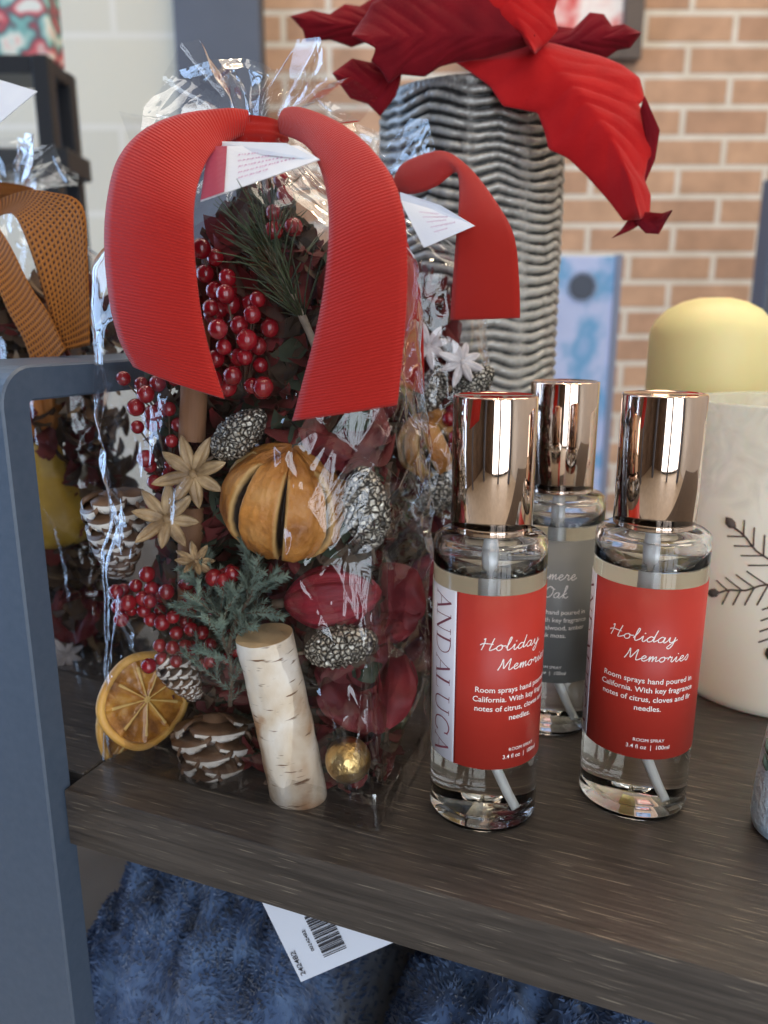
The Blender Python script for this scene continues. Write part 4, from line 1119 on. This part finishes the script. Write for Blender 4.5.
filling('potpourri_filling', 'dark dried petals, leaves and bark packed behind the larger pieces of the front bag', bag1, ((-.055, .054), (-.010, .026), (.002, .222)), 1900, 1, [CHIPR, CHIPB, CHIPG, CHIPB, CHIPR], foot=90)

# ------------------------------------------------------------------ the second red-ribbon bag
bag2 = thing('gift_bag', 'clear cellophane bag with a red ribbon standing behind the large front bag', 'gift bag', bagM(.0632, .161))
film_body(bag2, 2, 260, 200); film_hem(bag2, 2); film_frill(bag2, s=1); knot(bag2, RIB2)
A2 = [(392, 184, .150), (400, 166, .146), (418, 156, .142), (444, 151, .137), (470, 168, .130), (497, 203, .124), (514, 236, .121), (519, 280, .120), (520, 318, .121)]
B2 = [(394, 192, .150), (412, 194, .140), (436, 186, .134), (455, 172, .131), (459, 186, .127), (458, 215, .122), (455, 250, .120), (452, 290, .120), (450, 320, .121)]
strip('ribbon_tail', E3(B2), E3(A2), RIB2, bag2)
A3 = [(378, 170, .150), (350, 165, .140), (335, 200, .128), (338, 280, .121), (345, 360, .121)]
B3 = [(384, 190, .150), (385, 195, .138), (405, 235, .126), (421, 300, .121), (424, 395, .121)]
strip('ribbon_tail', E3(A3), E3(B3), RIB2, bag2)
folded_card(bag2, [P(424, 248, .117), P(400, 200, .124), P(440, 212, .124), P(475, 226, .115)], [P(475, 226, .1155), P(440, 205, .122), P(400, 192, .131), P(400, 202, .130)], band=False)
od = make_slit_orange('dried slit orange in the rear red-ribbon bag, left of the front bottle cap', .0175)
place(od, 434, 443, .1485, img(110, .2), 1.1)
place(scone, 424, 412, .138, img(70, .1), .3, .8, 'silver painted small cone above the orange in the rear red-ribbon bag')
place(scone, 452, 402, .138, img(40, .1), 1.3, .8, 'silver painted small cone right of the orange top in the rear red-ribbon bag')
place(scone, 425, 515, .140, img(60, .1), 2.3, .9, 'silver painted small cone below the orange in the rear red-ribbon bag')
place(anw, 428, 346, .136, Vector((.1, -1, .3)), .2, 1.0, 'whitewashed star anise near the top of the rear red-ribbon bag')
place(anw, 462, 362, .136, Vector((.1, -1, .5)), 1.2, 1.0, 'whitewashed star anise beneath the ribbon end of the rear red-ribbon bag')
place(pod, 405, 590, .142, img(30, .1), 1.0, .9, 'crimson seed pod low in the rear red-ribbon bag')
place(bloom, 424, 640, .150, img(90, 1.2), 1.0, .95, 'dark red dried bloom low in the rear red-ribbon bag')
o_ = make_berries('red berries beside the orange in the rear red-ribbon bag', 12, (.010, .006, .010), .0033, 12); o_.matrix_world = ZM @ Matrix.Translation(P(470, 430, .142))
filling('potpourri_filling', 'dark dried petals and bark packed in the rear red-ribbon bag', bag2, ((-.054, .053), (-.014, .026), (.002, .20)), 1000, 2, [CHIPR, CHIPB, CHIPR, CHIPT])

# ------------------------------------------------------------------ the burlap-ribbon bag at left
def burlap_mat():
    m = mat('orange_burlap', (.42, .13, .02), .9); t = m.node_tree; b = t.nodes['Principled BSDF']
    tc = t.nodes.new('ShaderNodeTexCoord'); sx = t.nodes.new('ShaderNodeSeparateXYZ'); t.links.new(tc.outputs['UV'], sx.inputs[0])
    a = math_node(t, 'SINE', math_node(t, 'MULTIPLY', sx.outputs['Y'], 2 * PI * 38)); c = math_node(t, 'SINE', math_node(t, 'MULTIPLY', sx.outputs['X'], 2 * PI * 380))
    h = math_node(t, 'MAXIMUM', a, c); r = t.nodes.new('ShaderNodeValToRGB'); r.color_ramp.elements[0].position = .15; r.color_ramp.elements[0].color = (.07, .017, .003, 1)
    r.color_ramp.elements[1].position = .75; r.color_ramp.elements[1].color = (.46, .15, .018, 1)
    hh = math_node(t, 'MULTIPLY_ADD', h, .5, .5); t.links.new(hh, r.inputs[0]); t.links.new(r.outputs[0], b.inputs['Base Color'])
    bp = t.nodes.new('ShaderNodeBump'); bp.inputs['Strength'].default_value = .9; bp.inputs['Distance'].default_value = .0012; t.links.new(hh, bp.inputs['Height']); t.links.new(bp.outputs[0], b.inputs['Normal'])
    return m
BURLAP = burlap_mat()
bag3 = thing('gift_bag', 'clear cellophane bag with an orange burlap ribbon at the far left behind the metal frame', 'gift bag', bagM(-.1185, .118, 0))
film_body(bag3, 3, 260, 200); film_hem(bag3, 3); film_frill(bag3); knot(bag3, BURLAP)
strip('ribbon_tail', E3([(-12, 205, .085), (20, 192, .080), (50, 192, .076), (82, 205, .074), (88, 260, .073), (90, 345, .073)]), E3([(-10, 222, .085), (6, 214, .080), (18, 220, .076), (34, 260, .073), (48, 310, .073), (56, 352, .073)]), BURLAP, bag3)
strip('ribbon_tail', E3([(-20, 205, .085), (-8, 218, .078), (10, 245, .072), (30, 285, .070), (50, 315, .069), (66, 350, .069)]), E3([(-30, 225, .085), (-22, 240, .078), (-10, 268, .072), (8, 310, .070), (24, 340, .069), (36, 375, .069)]), BURLAP, bag3)
YEL = noisy('yellow_gourd_skin', [(.34, .20, .02), (.55, .36, .05)], 60, rough=.45, bump=.3)
def make_gourd(label):
    t = T('dried_gourd', label, 'gourd')
    prof = [(0, 0), (.008, .0005), (.014, .004), (.0165, .010), (.0160, .017), (.0120, .025), (.0085, .032), (.0080, .038), (.0075, .043), (.0045, .0465), (0, .0475)]
    pr = catmull([(a, b, 0) for a, b in prof], 40); pr = [(max(0, p.x), p.y) for p in pr]; pr[0] = (0, pr[0][1]); pr[-1] = (0, pr[-1][1])
    v, f = lathe(pr, 60, lambda r, z, a, j: (r * (1 + .03 * math.cos(8 * a)), z)); mk('skin', v, f, YEL, t)
    v, f = tube([(0, 0, .046), (.0005, 0, .051), (.002, 0, .055)], .0013, 8); mk('stalk', v, f, STEM, t); return t
place(make_gourd('yellow dried gourd seen through the opening of the metal end frame'), 62, 545, .104, img(95, 0), 0, 1.2)
ORL = noisy('orange_husk', [(.42, .12, .02), (.60, .24, .05)], 50, rough=.6)
oh = make_pod('orange dried husk high in the burlap-ribbon bag, behind the metal frame corner', .042, .014); 
for ch in oh.children:
    if ch.name.startswith('husk'): ch.data.materials[0] = ORL
place(oh, 44, 440, .108, img(100, 0), 0, 1.0)
place(od, 30, 640, .106, img(80, .2), .4, .95, 'dried slit orange low in the burlap-ribbon bag')
place(bloom, 78, 620, .104, img(95, 1.2), .3, .7, 'dark red dried bloom right of the gourd in the burlap-ribbon bag')
place(anw, 66, 655, .092, Vector((.1, -1, .3)), .4, .9, 'whitewashed star anise at the foot of the burlap-ribbon bag')
filling('potpourri_filling', 'brown and red dried leaves packed in the burlap-ribbon bag', bag3, ((-.055, .054), (-.024, .026), (.002, .20)), 1100, 3, [CHIPR, CHIPB, CHIPB, CHIPT])

# ------------------------------------------------------------------ vase with poinsettia
VY = .475; VR = .0525
vx = at(465, 400, VY).x
def vase():
    t = thing('textured_vase', 'tall grey rippled cylinder vase holding the red poinsettia, behind the bags', 'vase', Matrix.Translation((vx, VY, .0003)))
    nu, nv = 420, 520; H = at(450, 76, VY - VR).z; v = []; f = []
    seams = [R(a) for a in (-62, 12, 75, 150, 215, 262)]
    for j in range(nv + 1):
        z = H * j / nv
        for i in range(nu):
            a = 2 * PI * i / nu
            ds = min(abs((a - s + PI) % (2 * PI) - PI) for s in seams)
            q = Vector((math.cos(a) * 3, math.sin(a) * 3, z * 30))
            ph = (z - .0070 * min(1, ds * 1.6) ** 1.5 - .0045 * noise.noise(q * .45) - .0014 * noise.noise(q * 1.5)) / .0056
            x = ph - math.floor(ph); rid_ = max(0, math.sin(PI * x)) ** .7
            fade = (.45 + .55 * min(1, ds * 9)) * min(1, (H - z) / .006, z / .006)
            r_ = VR * (.975 + .03 * math.sin(PI * min(1, z / H) * .9)) + (-.0026 + .0030 * rid_ * (1 + .25 * noise.noise(q * 3))) * fade + .0004 * noise.noise(q * 14)
            v.append((r_ * math.cos(a), r_ * math.sin(a), z))
    for j in range(nv):
        for i in range(nu):
            k = (i + 1) % nu; f.append((j * nu + i, j * nu + k, (j + 1) * nu + k, (j + 1) * nu + i))
    # rim and inside
    base = nv * nu
    for (r_, z) in ((VR * .985, H + .0012), (VR * .95, H + .0006), (VR * .93, H - .004), (VR * .92, .02)):
        k0 = len(v)
        for i in range(nu): a = 2 * PI * i / nu; v.append((r_ * math.cos(a), r_ * math.sin(a), z))
        for i in range(nu): k = (i + 1) % nu; f.append((base + i, base + k, k0 + k, k0 + i))
        base = k0
    f.append(tuple(base + i for i in range(nu))); f.append(tuple(range(nu))[::-1])
    m, tt, b, o = nt('washed_grey_ceramic')
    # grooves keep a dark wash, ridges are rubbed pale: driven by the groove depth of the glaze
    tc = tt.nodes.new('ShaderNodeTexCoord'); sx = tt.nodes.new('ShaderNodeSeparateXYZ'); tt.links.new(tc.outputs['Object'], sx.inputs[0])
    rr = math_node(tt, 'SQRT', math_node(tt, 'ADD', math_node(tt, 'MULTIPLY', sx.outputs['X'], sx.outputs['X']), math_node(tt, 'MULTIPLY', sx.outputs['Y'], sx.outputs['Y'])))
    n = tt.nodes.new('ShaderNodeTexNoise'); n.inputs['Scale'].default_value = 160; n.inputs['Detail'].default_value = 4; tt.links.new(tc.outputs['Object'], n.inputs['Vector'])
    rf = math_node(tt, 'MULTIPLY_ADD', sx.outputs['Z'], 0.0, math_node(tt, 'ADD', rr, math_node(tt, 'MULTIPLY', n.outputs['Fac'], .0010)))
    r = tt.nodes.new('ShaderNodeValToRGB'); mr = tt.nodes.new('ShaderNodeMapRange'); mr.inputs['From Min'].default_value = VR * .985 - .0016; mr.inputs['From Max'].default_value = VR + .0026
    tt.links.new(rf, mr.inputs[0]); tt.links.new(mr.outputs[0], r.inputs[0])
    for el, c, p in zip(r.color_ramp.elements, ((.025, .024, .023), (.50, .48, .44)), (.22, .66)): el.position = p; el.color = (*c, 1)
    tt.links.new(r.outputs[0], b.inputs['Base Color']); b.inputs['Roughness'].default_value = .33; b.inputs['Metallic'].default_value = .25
    mk('vessel', v, f, m, t)
    return t
vase()
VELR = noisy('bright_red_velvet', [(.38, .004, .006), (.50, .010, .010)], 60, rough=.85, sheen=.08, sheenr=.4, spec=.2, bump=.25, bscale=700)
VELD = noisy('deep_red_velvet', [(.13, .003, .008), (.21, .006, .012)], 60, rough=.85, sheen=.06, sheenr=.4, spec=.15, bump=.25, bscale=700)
poin = thing('poinsettia', 'red velvet poinsettia with drooping leaves in the grey rippled vase', 'artificial flower', Matrix.Translation((vx, VY, .27)))
def bract(m, A, B, mid, ribs=9, amp=.0012, fold=.004):
    """a velvet leaf between two lobed edges; A, B and mid are world points from base to tip"""
    n, k = 90, 24
    def poly(L, s):     # straight runs keep the lobes pointed
        x = s * (len(L) - 1); i = min(int(x), len(L) - 2); return L[i].lerp(L[i + 1], x - i)
    M_ = catmull(mid, n); v = []; 
    for side in (0, 1):
        for i in range(n):
            s = i / (n - 1); a, b, c = poly(A, s), poly(B, s), M_[i]
            d = (M_[min(i + 1, n - 1)] - M_[max(i - 1, 0)]).normalized(); wv = b - a
            nr = d.cross(wv) ; nr = nr.normalized() if nr.length > 1e-9 else Vector((0, -1, 0))
            if nr.y > 0: nr = -nr
            for j in range(k + 1):
                t = -1 + 2 * j / k; p = c.lerp(a, -t) if t < 0 else c.lerp(b, t)
                vein = abs(((s * ribs - abs(t) * 1.6) % 1.0) - .5) * 2
                h = amp * (1 - vein ** 4) * (1 - abs(t) ** 3) * math.sin(PI * min(1, s * 1.0)) - fold * (1 - abs(t)) ** 2 * .5 * math.sin(PI * s) + .0009 * noise.noise(p * 60)
                v.append(p + nr * (h - .0006 * side))
    f = []; N = n * (k + 1)
    for i in range(n - 1):
        for j in range(k):
            q = (i * (k + 1) + j, i * (k + 1) + j + 1, (i + 1) * (k + 1) + j + 1, (i + 1) * (k + 1) + j); f += [q, tuple(x + N for x in q[::-1])]
    rim = [i * (k + 1) for i in range(n)] + [(n - 1) * (k + 1) + j for j in range(1, k + 1)] + [i * (k + 1) + k for i in range(n - 2, -1, -1)] + [j for j in range(k - 1, 0, -1)]
    for a, b in zip(rim, rim[1:] + rim[:1]): f.append((a, b, b + N, a + N))
    return mk('bract', v, f, m, poin, world=True)
def L3(pts, Y0, Y1=None):
    Y1 = Y0 if Y1 is None else Y1
    return [at(x, y, Y0 + (Y1 - Y0) * i / (len(pts) - 1)) for i, (x, y) in enumerate(pts)]
# large bright leaf drooping to the right
bract(VELR, L3([(520, 46), (490, 50), (456, 62), (474, 74), (490, 86), (503, 106), (520, 108), (538, 112), (545, 132), (549, 149), (568, 158), (588, 176), (602, 192), (612, 204), (624, 220), (641, 219)], .43, .385),
      L3([(556, 44), (580, 50), (600, 56), (622, 64), (640, 78), (645, 98), (639, 104), (650, 124), (656, 150), (648, 160), (644, 180), (651, 196), (650, 217), (641, 219)], .43, .385),
      L3([(538, 40), (556, 66), (580, 92), (604, 124), (624, 162), (641, 219)], .415, .375), 9, .0016, .004)
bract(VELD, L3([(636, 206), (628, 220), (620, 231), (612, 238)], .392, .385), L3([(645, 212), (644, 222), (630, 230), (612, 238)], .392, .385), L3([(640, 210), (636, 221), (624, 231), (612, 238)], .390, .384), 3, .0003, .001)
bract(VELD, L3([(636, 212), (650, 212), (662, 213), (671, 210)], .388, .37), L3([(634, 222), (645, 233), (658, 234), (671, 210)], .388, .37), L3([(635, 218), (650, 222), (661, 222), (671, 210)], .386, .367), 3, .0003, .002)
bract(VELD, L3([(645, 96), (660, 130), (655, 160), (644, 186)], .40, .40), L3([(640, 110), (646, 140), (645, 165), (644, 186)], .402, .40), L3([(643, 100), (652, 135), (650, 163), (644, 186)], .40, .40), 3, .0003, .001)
# big dark leaf facing left
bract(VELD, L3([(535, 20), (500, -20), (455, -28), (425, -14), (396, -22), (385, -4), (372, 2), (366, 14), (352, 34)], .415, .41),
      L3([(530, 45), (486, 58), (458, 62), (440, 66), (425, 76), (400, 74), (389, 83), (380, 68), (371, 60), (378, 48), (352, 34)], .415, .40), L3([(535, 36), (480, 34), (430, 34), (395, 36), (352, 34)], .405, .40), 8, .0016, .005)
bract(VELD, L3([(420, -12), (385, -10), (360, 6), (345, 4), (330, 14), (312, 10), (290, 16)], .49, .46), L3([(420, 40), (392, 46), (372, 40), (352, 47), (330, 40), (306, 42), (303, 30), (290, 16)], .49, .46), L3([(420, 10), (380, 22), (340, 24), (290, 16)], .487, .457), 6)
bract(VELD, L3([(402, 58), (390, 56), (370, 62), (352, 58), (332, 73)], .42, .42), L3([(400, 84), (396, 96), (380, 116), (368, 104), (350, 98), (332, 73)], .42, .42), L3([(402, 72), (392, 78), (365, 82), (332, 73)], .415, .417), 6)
# bright leaf over the middle, small dark one at right
bract(VELR, L3([(425, -45), (436, -8), (444, 8), (460, 12), (478, 20), (496, 30), (508, 22), (535, 54)], .42, .41), L3([(556, -45), (560, -10), (554, 12), (558, 30), (548, 42), (535, 54)], .42, .41), L3([(500, -45), (508, -10), (520, 20), (535, 54)], .41, .40), 5)
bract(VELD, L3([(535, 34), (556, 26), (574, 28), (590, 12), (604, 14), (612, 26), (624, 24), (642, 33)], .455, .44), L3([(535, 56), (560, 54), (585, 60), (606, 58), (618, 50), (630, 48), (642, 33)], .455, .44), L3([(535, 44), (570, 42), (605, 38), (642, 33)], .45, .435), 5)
bract(VELR, L3([(500, 0), (470, -60), (480, -110), (520, -150)], .44, .40), L3([(560, 0), (585, -50), (570, -100), (520, -150)], .44, .40), L3([(528, 0), (528, -55), (525, -105), (520, -150)], .435, .395), 6)
v, f = tube(catmull([at(528, 20, .47), at(505, 60, .475), Vector((vx, VY, .27)), Vector((vx + .01, VY, .10)), Vector((vx + .012, VY, .03))], 20), .003, 10)
mk('stem', v, f, NEEDLE, poin, world=True)
bm_ = MB()
for k in range(7):
    c = at(528, 30, .425) + Vector((.008 * math.cos(k * 2.4) * (k > 0), -.002, .008 * math.sin(k * 2.4) * (k > 0))); v, f = ball(.0032, 12, 8); bm_.add([c + p for p in v], f)
bm_.build('flower_centre', YEL, poin, world=True)

# ------------------------------------------------------------------ pillar candle and snowflake jar
cx_, cy_ = at(707, 400, .465).x, .468
rc = 59 / F * (cy_ * cp)
ct = thing('pillar_candle', 'yellow pillar candle with a domed top behind the frosted jar', 'candle', Matrix.Translation((cx_, cy_, .0003)))
WAX = noisy('yellow_wax', [(.86, .73, .33), (.92, .80, .40)], 12, rough=.5, sss=.25)
hz = at(707, 298, cy_).z
v, f = lathe([(0, 0), (rc - .001, 0), (rc, .001), (rc, hz - .022), (rc - .0006, hz - .018), (rc - .003, hz - .013), (rc - .009, hz - .0068), (rc - .017, hz - .0025), (rc - .026, hz - .0003), (0, hz)], 64)
mk('wax_body', v, f, WAX, ct)
jp = G(764, 680); zc = jp.y * cp + EYE * sp; rj = 90 / F * zc
jt = thing('frosted_jar', 'wide frosted cream glass jar with a twig snowflake, at the right edge', 'jar', Matrix.Translation((jp.x, jp.y, .0003)))
hj = at(795, 400, jp.y).z
m, tt, b, o = nt('frosted_cream_glass'); b.inputs['Base Color'].default_value = (.84, .80, .69, 1); b.inputs['Roughness'].default_value = .45; b.inputs['Subsurface Weight'].default_value = .2
tc = tt.nodes.new('ShaderNodeTexCoord'); sx = tt.nodes.new('ShaderNodeSeparateXYZ'); tt.links.new(tc.outputs['Object'], sx.inputs[0])
n = tt.nodes.new('ShaderNodeTexNoise'); n.inputs['Scale'].default_value = 60; n.inputs['Detail'].default_value = 6; n.inputs['Distortion'].default_value = 1.5; tt.links.new(tc.outputs['Object'], n.inputs['Vector'])
hgt = math_node(tt, 'MULTIPLY_ADD', sx.outputs['Z'], 10.0, math_node(tt, 'MULTIPLY', n.outputs['Fac'], .6))
mr = tt.nodes.new('ShaderNodeMapRange'); mr.inputs['From Min'].default_value = 1.30; mr.inputs['From Max'].default_value = 1.75; mr.inputs['To Min'].default_value = 0; mr.inputs['To Max'].default_value = .55
tt.links.new(hgt, mr.inputs[0]); tr = tt.nodes.new('ShaderNodeBsdfTransparent'); mi = tt.nodes.new('ShaderNodeMixShader')
tt.links.new(mr.outputs[0], mi.inputs[0]); tt.links.new(b.outputs[0], mi.inputs[1]); tt.links.new(tr.outputs[0], mi.inputs[2]); tt.links.new(mi.outputs[0], o.inputs[0])
v, f = lathe([(0, 0), (rj - .004, 0), (rj - .001, .001), (rj, .004), (rj, hj - .001), (rj - .0008, hj), (rj - .0018, hj - .001), (rj - .0020, .006), (rj - .006, .004), (0, .004)], 96)
jar = mk('glass_body', v, f, m, jt)
b = MB(); fa = math.atan2(-jp.y, -jp.x)
def onjar(x, z, out=.0003):   # x metres to the image right round the jar
    q = fa + x / rj; return Vector(((rj + out) * math.cos(q), (rj + out) * math.sin(q), z))
sz = .0685
for k in range(6):
    a = R(142 + 60 * k); L = .0325
    d = (math.cos(a), math.sin(a)); off = Vector((.006, 0))
    def q(s, t): return onjar(off.x + s * d[0] - t * d[1], sz + s * d[1] + t * d[0])
    v, f = tube([q(L * i / 10, .0006 * math.sin(i * 1.3)) for i in range(11)], .00045, 6); b.add(v, f)
    for s in (.30, .48, .66, .84):
        for sd in (-1, 1):
            l = .0105 * (1.1 - s * .5); v, f = tube([q(L * s + l * .7 * x, sd * l * .8 * x) for x in (0, .5, 1)], .00035, 5); b.add(v, f)
    pts = []
    v, f = tube([q(L * 1.0, 0), q(L * 1.05, 0), q(L * 1.13, 0), q(L * 1.2, 0)], [.0004, .0020, .0020, .0002], 8); b.add(v, f)
b.build('twig_snowflake', [noisy('dark_brown_twig', [(.055, .035, .03), (.10, .07, .055)], 200, rough=.7)], jt)

# pale blue frosted glass at the right edge
gp = G(795, 832); gr = 42 / F * (gp.y * cp + EYE * sp)
bt = thing('frosted_tumbler', 'pale blue frosty glass with green sprig decoration, cut by the right edge', 'candle glass', Matrix.Translation((gp.x, gp.y, .0003)))
FROST = noisy('pale_blue_frost', [(.52, .70, .84), (.84, .92, .97)], 90, rough=.6, bump=1., bscale=420, bdist=.002)
v, f = lathe([(0, 0), (gr * .84, 0), (gr * .94, .001), (gr, .005), (gr * .99, .014), (gr * .93, .028), (gr * .84, .042), (gr * .80, .050), (gr * .77, .050), (gr * .80, .040), (gr * .88, .026), (gr * .9, .008), (0, .006)], 72); mk('glass_body', v, f, FROST, bt)
b = MB(); fa2 = math.atan2(-gp.y, -gp.x)
for k in range(16):
    a = fa2 - .9 + .16 * (k % 8); z = .026 + .006 * (k // 8) + .003 * (k % 2)
    c = Vector((gr * .93 * math.cos(a), gr * .93 * math.sin(a), z)); o2 = Vector((math.cos(a), math.sin(a), .25)).normalized()
    v, f = tube([c, c + Vector((0, 0, .003)) + o2 * .0012, c + Vector((0, 0, .006)) + o2 * .0016], [.0007, .0010, .0002], 6); b.add(v, f)
b.build('green_sprig', NEEDLE, bt)

# ------------------------------------------------------------------ hanging price tag below the shelf
a_, b_, c_ = at(258, 894, .262), at(397, 941, .244), at(301, 982, .252)
# three corners of a rectangular card: c is the lowest corner
d_ = a_ + b_ - c_
n_ = (a_ - c_).cross(b_ - c_).normalized() * .0004
pt = tag(mk('price_tag', [a_, c_, b_, d_, a_ + n_, c_ + n_, b_ + n_, d_ + n_], [(0, 1, 2, 3), (7, 6, 5, 4), (0, 4, 5, 1), (1, 5, 6, 2), (2, 6, 7, 3), (3, 7, 4, 0)], mat('glossy_white_card', (.70, .74, .84), .35), smooth=False),
         'white barcode price tag lying on the navy throws beneath the shelf edge', 'price tag')
FR[pt.name] = Matrix.Translation(pt.location - Vector((0, 0, Z0)))
e1 = (b_ - c_); e2 = (a_ - c_); up_n = n_.normalized()
if up_n.dot(Vector((0, 0, EYE)) - c_) < 0: up_n = -up_n
def PT(s, t): return c_ + e1 * s + e2 * t + up_n * .0006
b = MB(); rs = random.Random(4); t0 = .14
L1, L2 = e1.length, e2.length
while t0 < .58:
    h = rs.choice((.008, .008, .016, .024)); b.add([PT(.32, t0), PT(.32, t0 + h), PT(.56, t0 + h), PT(.56, t0)], [(0, 1, 2, 3)]); t0 += h + rs.choice((.007, .012, .018))
q0 = e1.normalized(); 
for (tx, s, t, size) in (('242482', .09, .19, .0034), ('00242482', .27, .36, .0022)):
    v, f = font_mesh(tx, size, .00003)
    b.add([PT(s, t) + (e2.normalized() * p.x) + (-e1.normalized() * p.y) for p in v], f)
o = b.build('barcode', INKD, pt, world=True, smooth=False)

# ------------------------------------------------------------------ things farther back in the shop
# metal rack at the far left with a floral box on it
rk = thing('metal_rack', 'black metal display rack at the far left behind the burlap-ribbon bag', 'rack', Matrix.Translation((at(10, 300, 1.2).x, 1.2, FZ)))
b = MB()
xr = at(46, 100, 1.2).x; zt = at(30, 66, 1.2).z; zb = at(30, 158, 1.2).z; x0 = xr - .75
parts = []
for nm, bx in (('post', ((xr - .012, 1.188, FZ), (xr + .012, 1.212, zt + .012))), ('post', ((x0 - .012, 1.188, FZ), (x0 + .012, 1.212, zt + .012))),
               ('post', ((xr - .012, 1.268, FZ), (xr + .012, 1.292, zt + .012))), ('post', ((x0 - .012, 1.268, FZ), (x0 + .012, 1.292, zt + .012))),
               ('rail', ((x0 + .012, 1.19, zt - .012), (xr - .012, 1.21, zt + .012))), ('shelf', ((x0 + .012, 1.213, zt - .008), (xr + .01, 1.28, zt + .011))),
               ('shelf', ((x0 + .012, 1.19, zb - .02), (xr + .028, 1.28, zb + .012))), ('shelf', ((x0 + .012, 1.19, FZ + .1), (xr + .01, 1.28, FZ + .13)))):
    v, f = box(*bx, .002); mk(nm, v, f, BLACK, rk, world=True, smooth=False)
m = noisy('floral_print', [(.75, .75, .68), (.62, .10, .12), (.15, .10, .12), (.20, .45, .42), (.80, .78, .70), (.75, .25, .22)], 22, rough=.5, detail=2, pos=[.30, .40, .46, .52, .60, .68])
zf = zt + .013; 
bxo = thing('floral_box', 'floral patterned box on top of the black rack at the far left', 'box', Matrix.Translation((xr - .2, 1.35, zf)))
v, f = box((x0 + .2, 1.22, zf), (xr + .006, 1.27, zf + .17), .004); mk('box_body', v, f, m, bxo, world=True, smooth=False)
v, f = box((x0 + .197, 1.217, zf + .1705), (xr + .009, 1.273, zf + .20), .004); mk('lid', v, f, m, bxo, world=True, smooth=False)
# price card at the far left
q = [at(-30, 95, .370), at(-6, 78, .368), at(37, 91, .350), at(-12, 132, .352)]
nn_ = (q[1] - q[0]).cross(q[3] - q[0]).normalized() * .0004
pc = mk('gift_card', q + [p + nn_ for p in q], [(0, 1, 2, 3), (7, 6, 5, 4), (0, 4, 5, 1), (1, 5, 6, 2), (2, 6, 7, 3), (3, 7, 4, 0)], CARD, bag3, world=True, smooth=False)
# framed poster on the brick wall
def flat(name, px0, py0, px1, py1, Y, th, m, parent=None):
    a = at(px0, py0, Y); c = at(px1, py1, Y); v, f = box((min(a.x, c.x), Y, min(a.z, c.z)), (max(a.x, c.x), Y + th, max(a.z, c.z))); return mk(name, v, f, m, parent, world=parent is not None, smooth=False)
PY = 1.15
ps = thing('poster_sign', 'tall pale blue sign with a round dark emblem standing before the brick wall', 'sign', Matrix.Translation((at(565, 400, PY).x, PY, FZ)))
BLUE = noisy('pale_blue_print', [(.42, .48, .72), (.50, .56, .80), (.14, .36, .62), (.48, .54, .78)], 9, rough=.5, pos=[.3, .5, .58, .7])
xa, xb_ = at(505, 300, PY).x, at(617, 300, PY).x; ztop = at(600, 256, PY).z
v, f = box((xa, PY, ztop - .62), (xb_, PY + .012, ztop), .001); mk('board', v, f, BLUE, ps, world=True, smooth=False)
v, f = box((xb_ - .006, PY - .004, ztop - .62), (xb_ + .003, PY + .014, ztop + .002)); mk('frame_edge', v, f, mat('blue_grey_edge', (.20, .22, .30), .5), ps, world=True, smooth=False)
ec = at(582, 287, PY - .001); v, f = lathe([(0, 0), (.0175, 0), (.0175, .001), (0, .001)], 40)
mk('emblem', v, f, mat('dark_emblem_ink', (.05, .06, .09), .5), ps, world=True, smooth=False, M=Matrix.Translation(ec) @ Matrix.Rotation(PI / 2, 4, 'X'))
v, f = lathe([(.0185, 0), (.0215, 0), (.0215, .001), (.0185, .001)], 40)
mk('emblem_ring', v, f, mat('grey_blue_ink', (.22, .28, .42), .5), ps, world=True, smooth=False, M=Matrix.Translation(ec) @ Matrix.Rotation(PI / 2, 4, 'X'))
for x in (xa + .01, xb_ - .014):
    v, f = box((x, PY + .013, FZ), (x + .012, PY + .030, ztop - .03)); mk('leg', v, f, BLACK, ps, world=True, smooth=False)
    v, f = box((x, PY - .12, FZ), (x + .012, PY + .20, FZ + .012)); mk('foot', v, f, BLACK, ps, world=True, smooth=False)
# framed picture behind the poinsettia and the dark post at the right
pf = thing('framed_picture', 'brown-framed pink and white picture on the brick wall behind the poinsettia', 'picture', Matrix.Translation((at(560, 0, 2.03).x, 2.04, .7)))
FRM = mat('dark_brown_frame', (.09, .065, .055), .5)
a = at(470, -300, 2.02); c = at(640, 60, 2.02)
w_ = .045
for bx in (((a.x, 2.01, c.z), (a.x + w_, 2.048, a.z)), ((c.x - w_, 2.01, c.z), (c.x, 2.048, a.z)), ((a.x + w_, 2.01, c.z), (c.x - w_, 2.048, c.z + w_)), ((a.x + w_, 2.01, a.z - w_), (c.x - w_, 2.048, a.z))):
    v, f = box(*bx, .002); mk('frame_bar', v, f, FRM, pf, world=True, smooth=False)
v, f = box((a.x + w_, 2.03, c.z + w_), (c.x - w_, 2.046, a.z - w_)); mk('picture_sheet', v, f, noisy('pink_white_print', [(.75, .55, .55), (.62, .06, .06), (.80, .76, .74), (.60, .25, .25)], 5, rough=.4, pos=[.35, .48, .55, .65]), pf, world=True, smooth=False)
a = at(769, 250, 1.6)
v, f = box((a.x, 1.6, FZ), (a.x + .06, 1.66, at(768, 175, 1.6).z), .003)
tag(mk('display_post', v, f, DGREY, smooth=False), 'dark grey upright display post at the right edge in front of the brick wall', 'post')
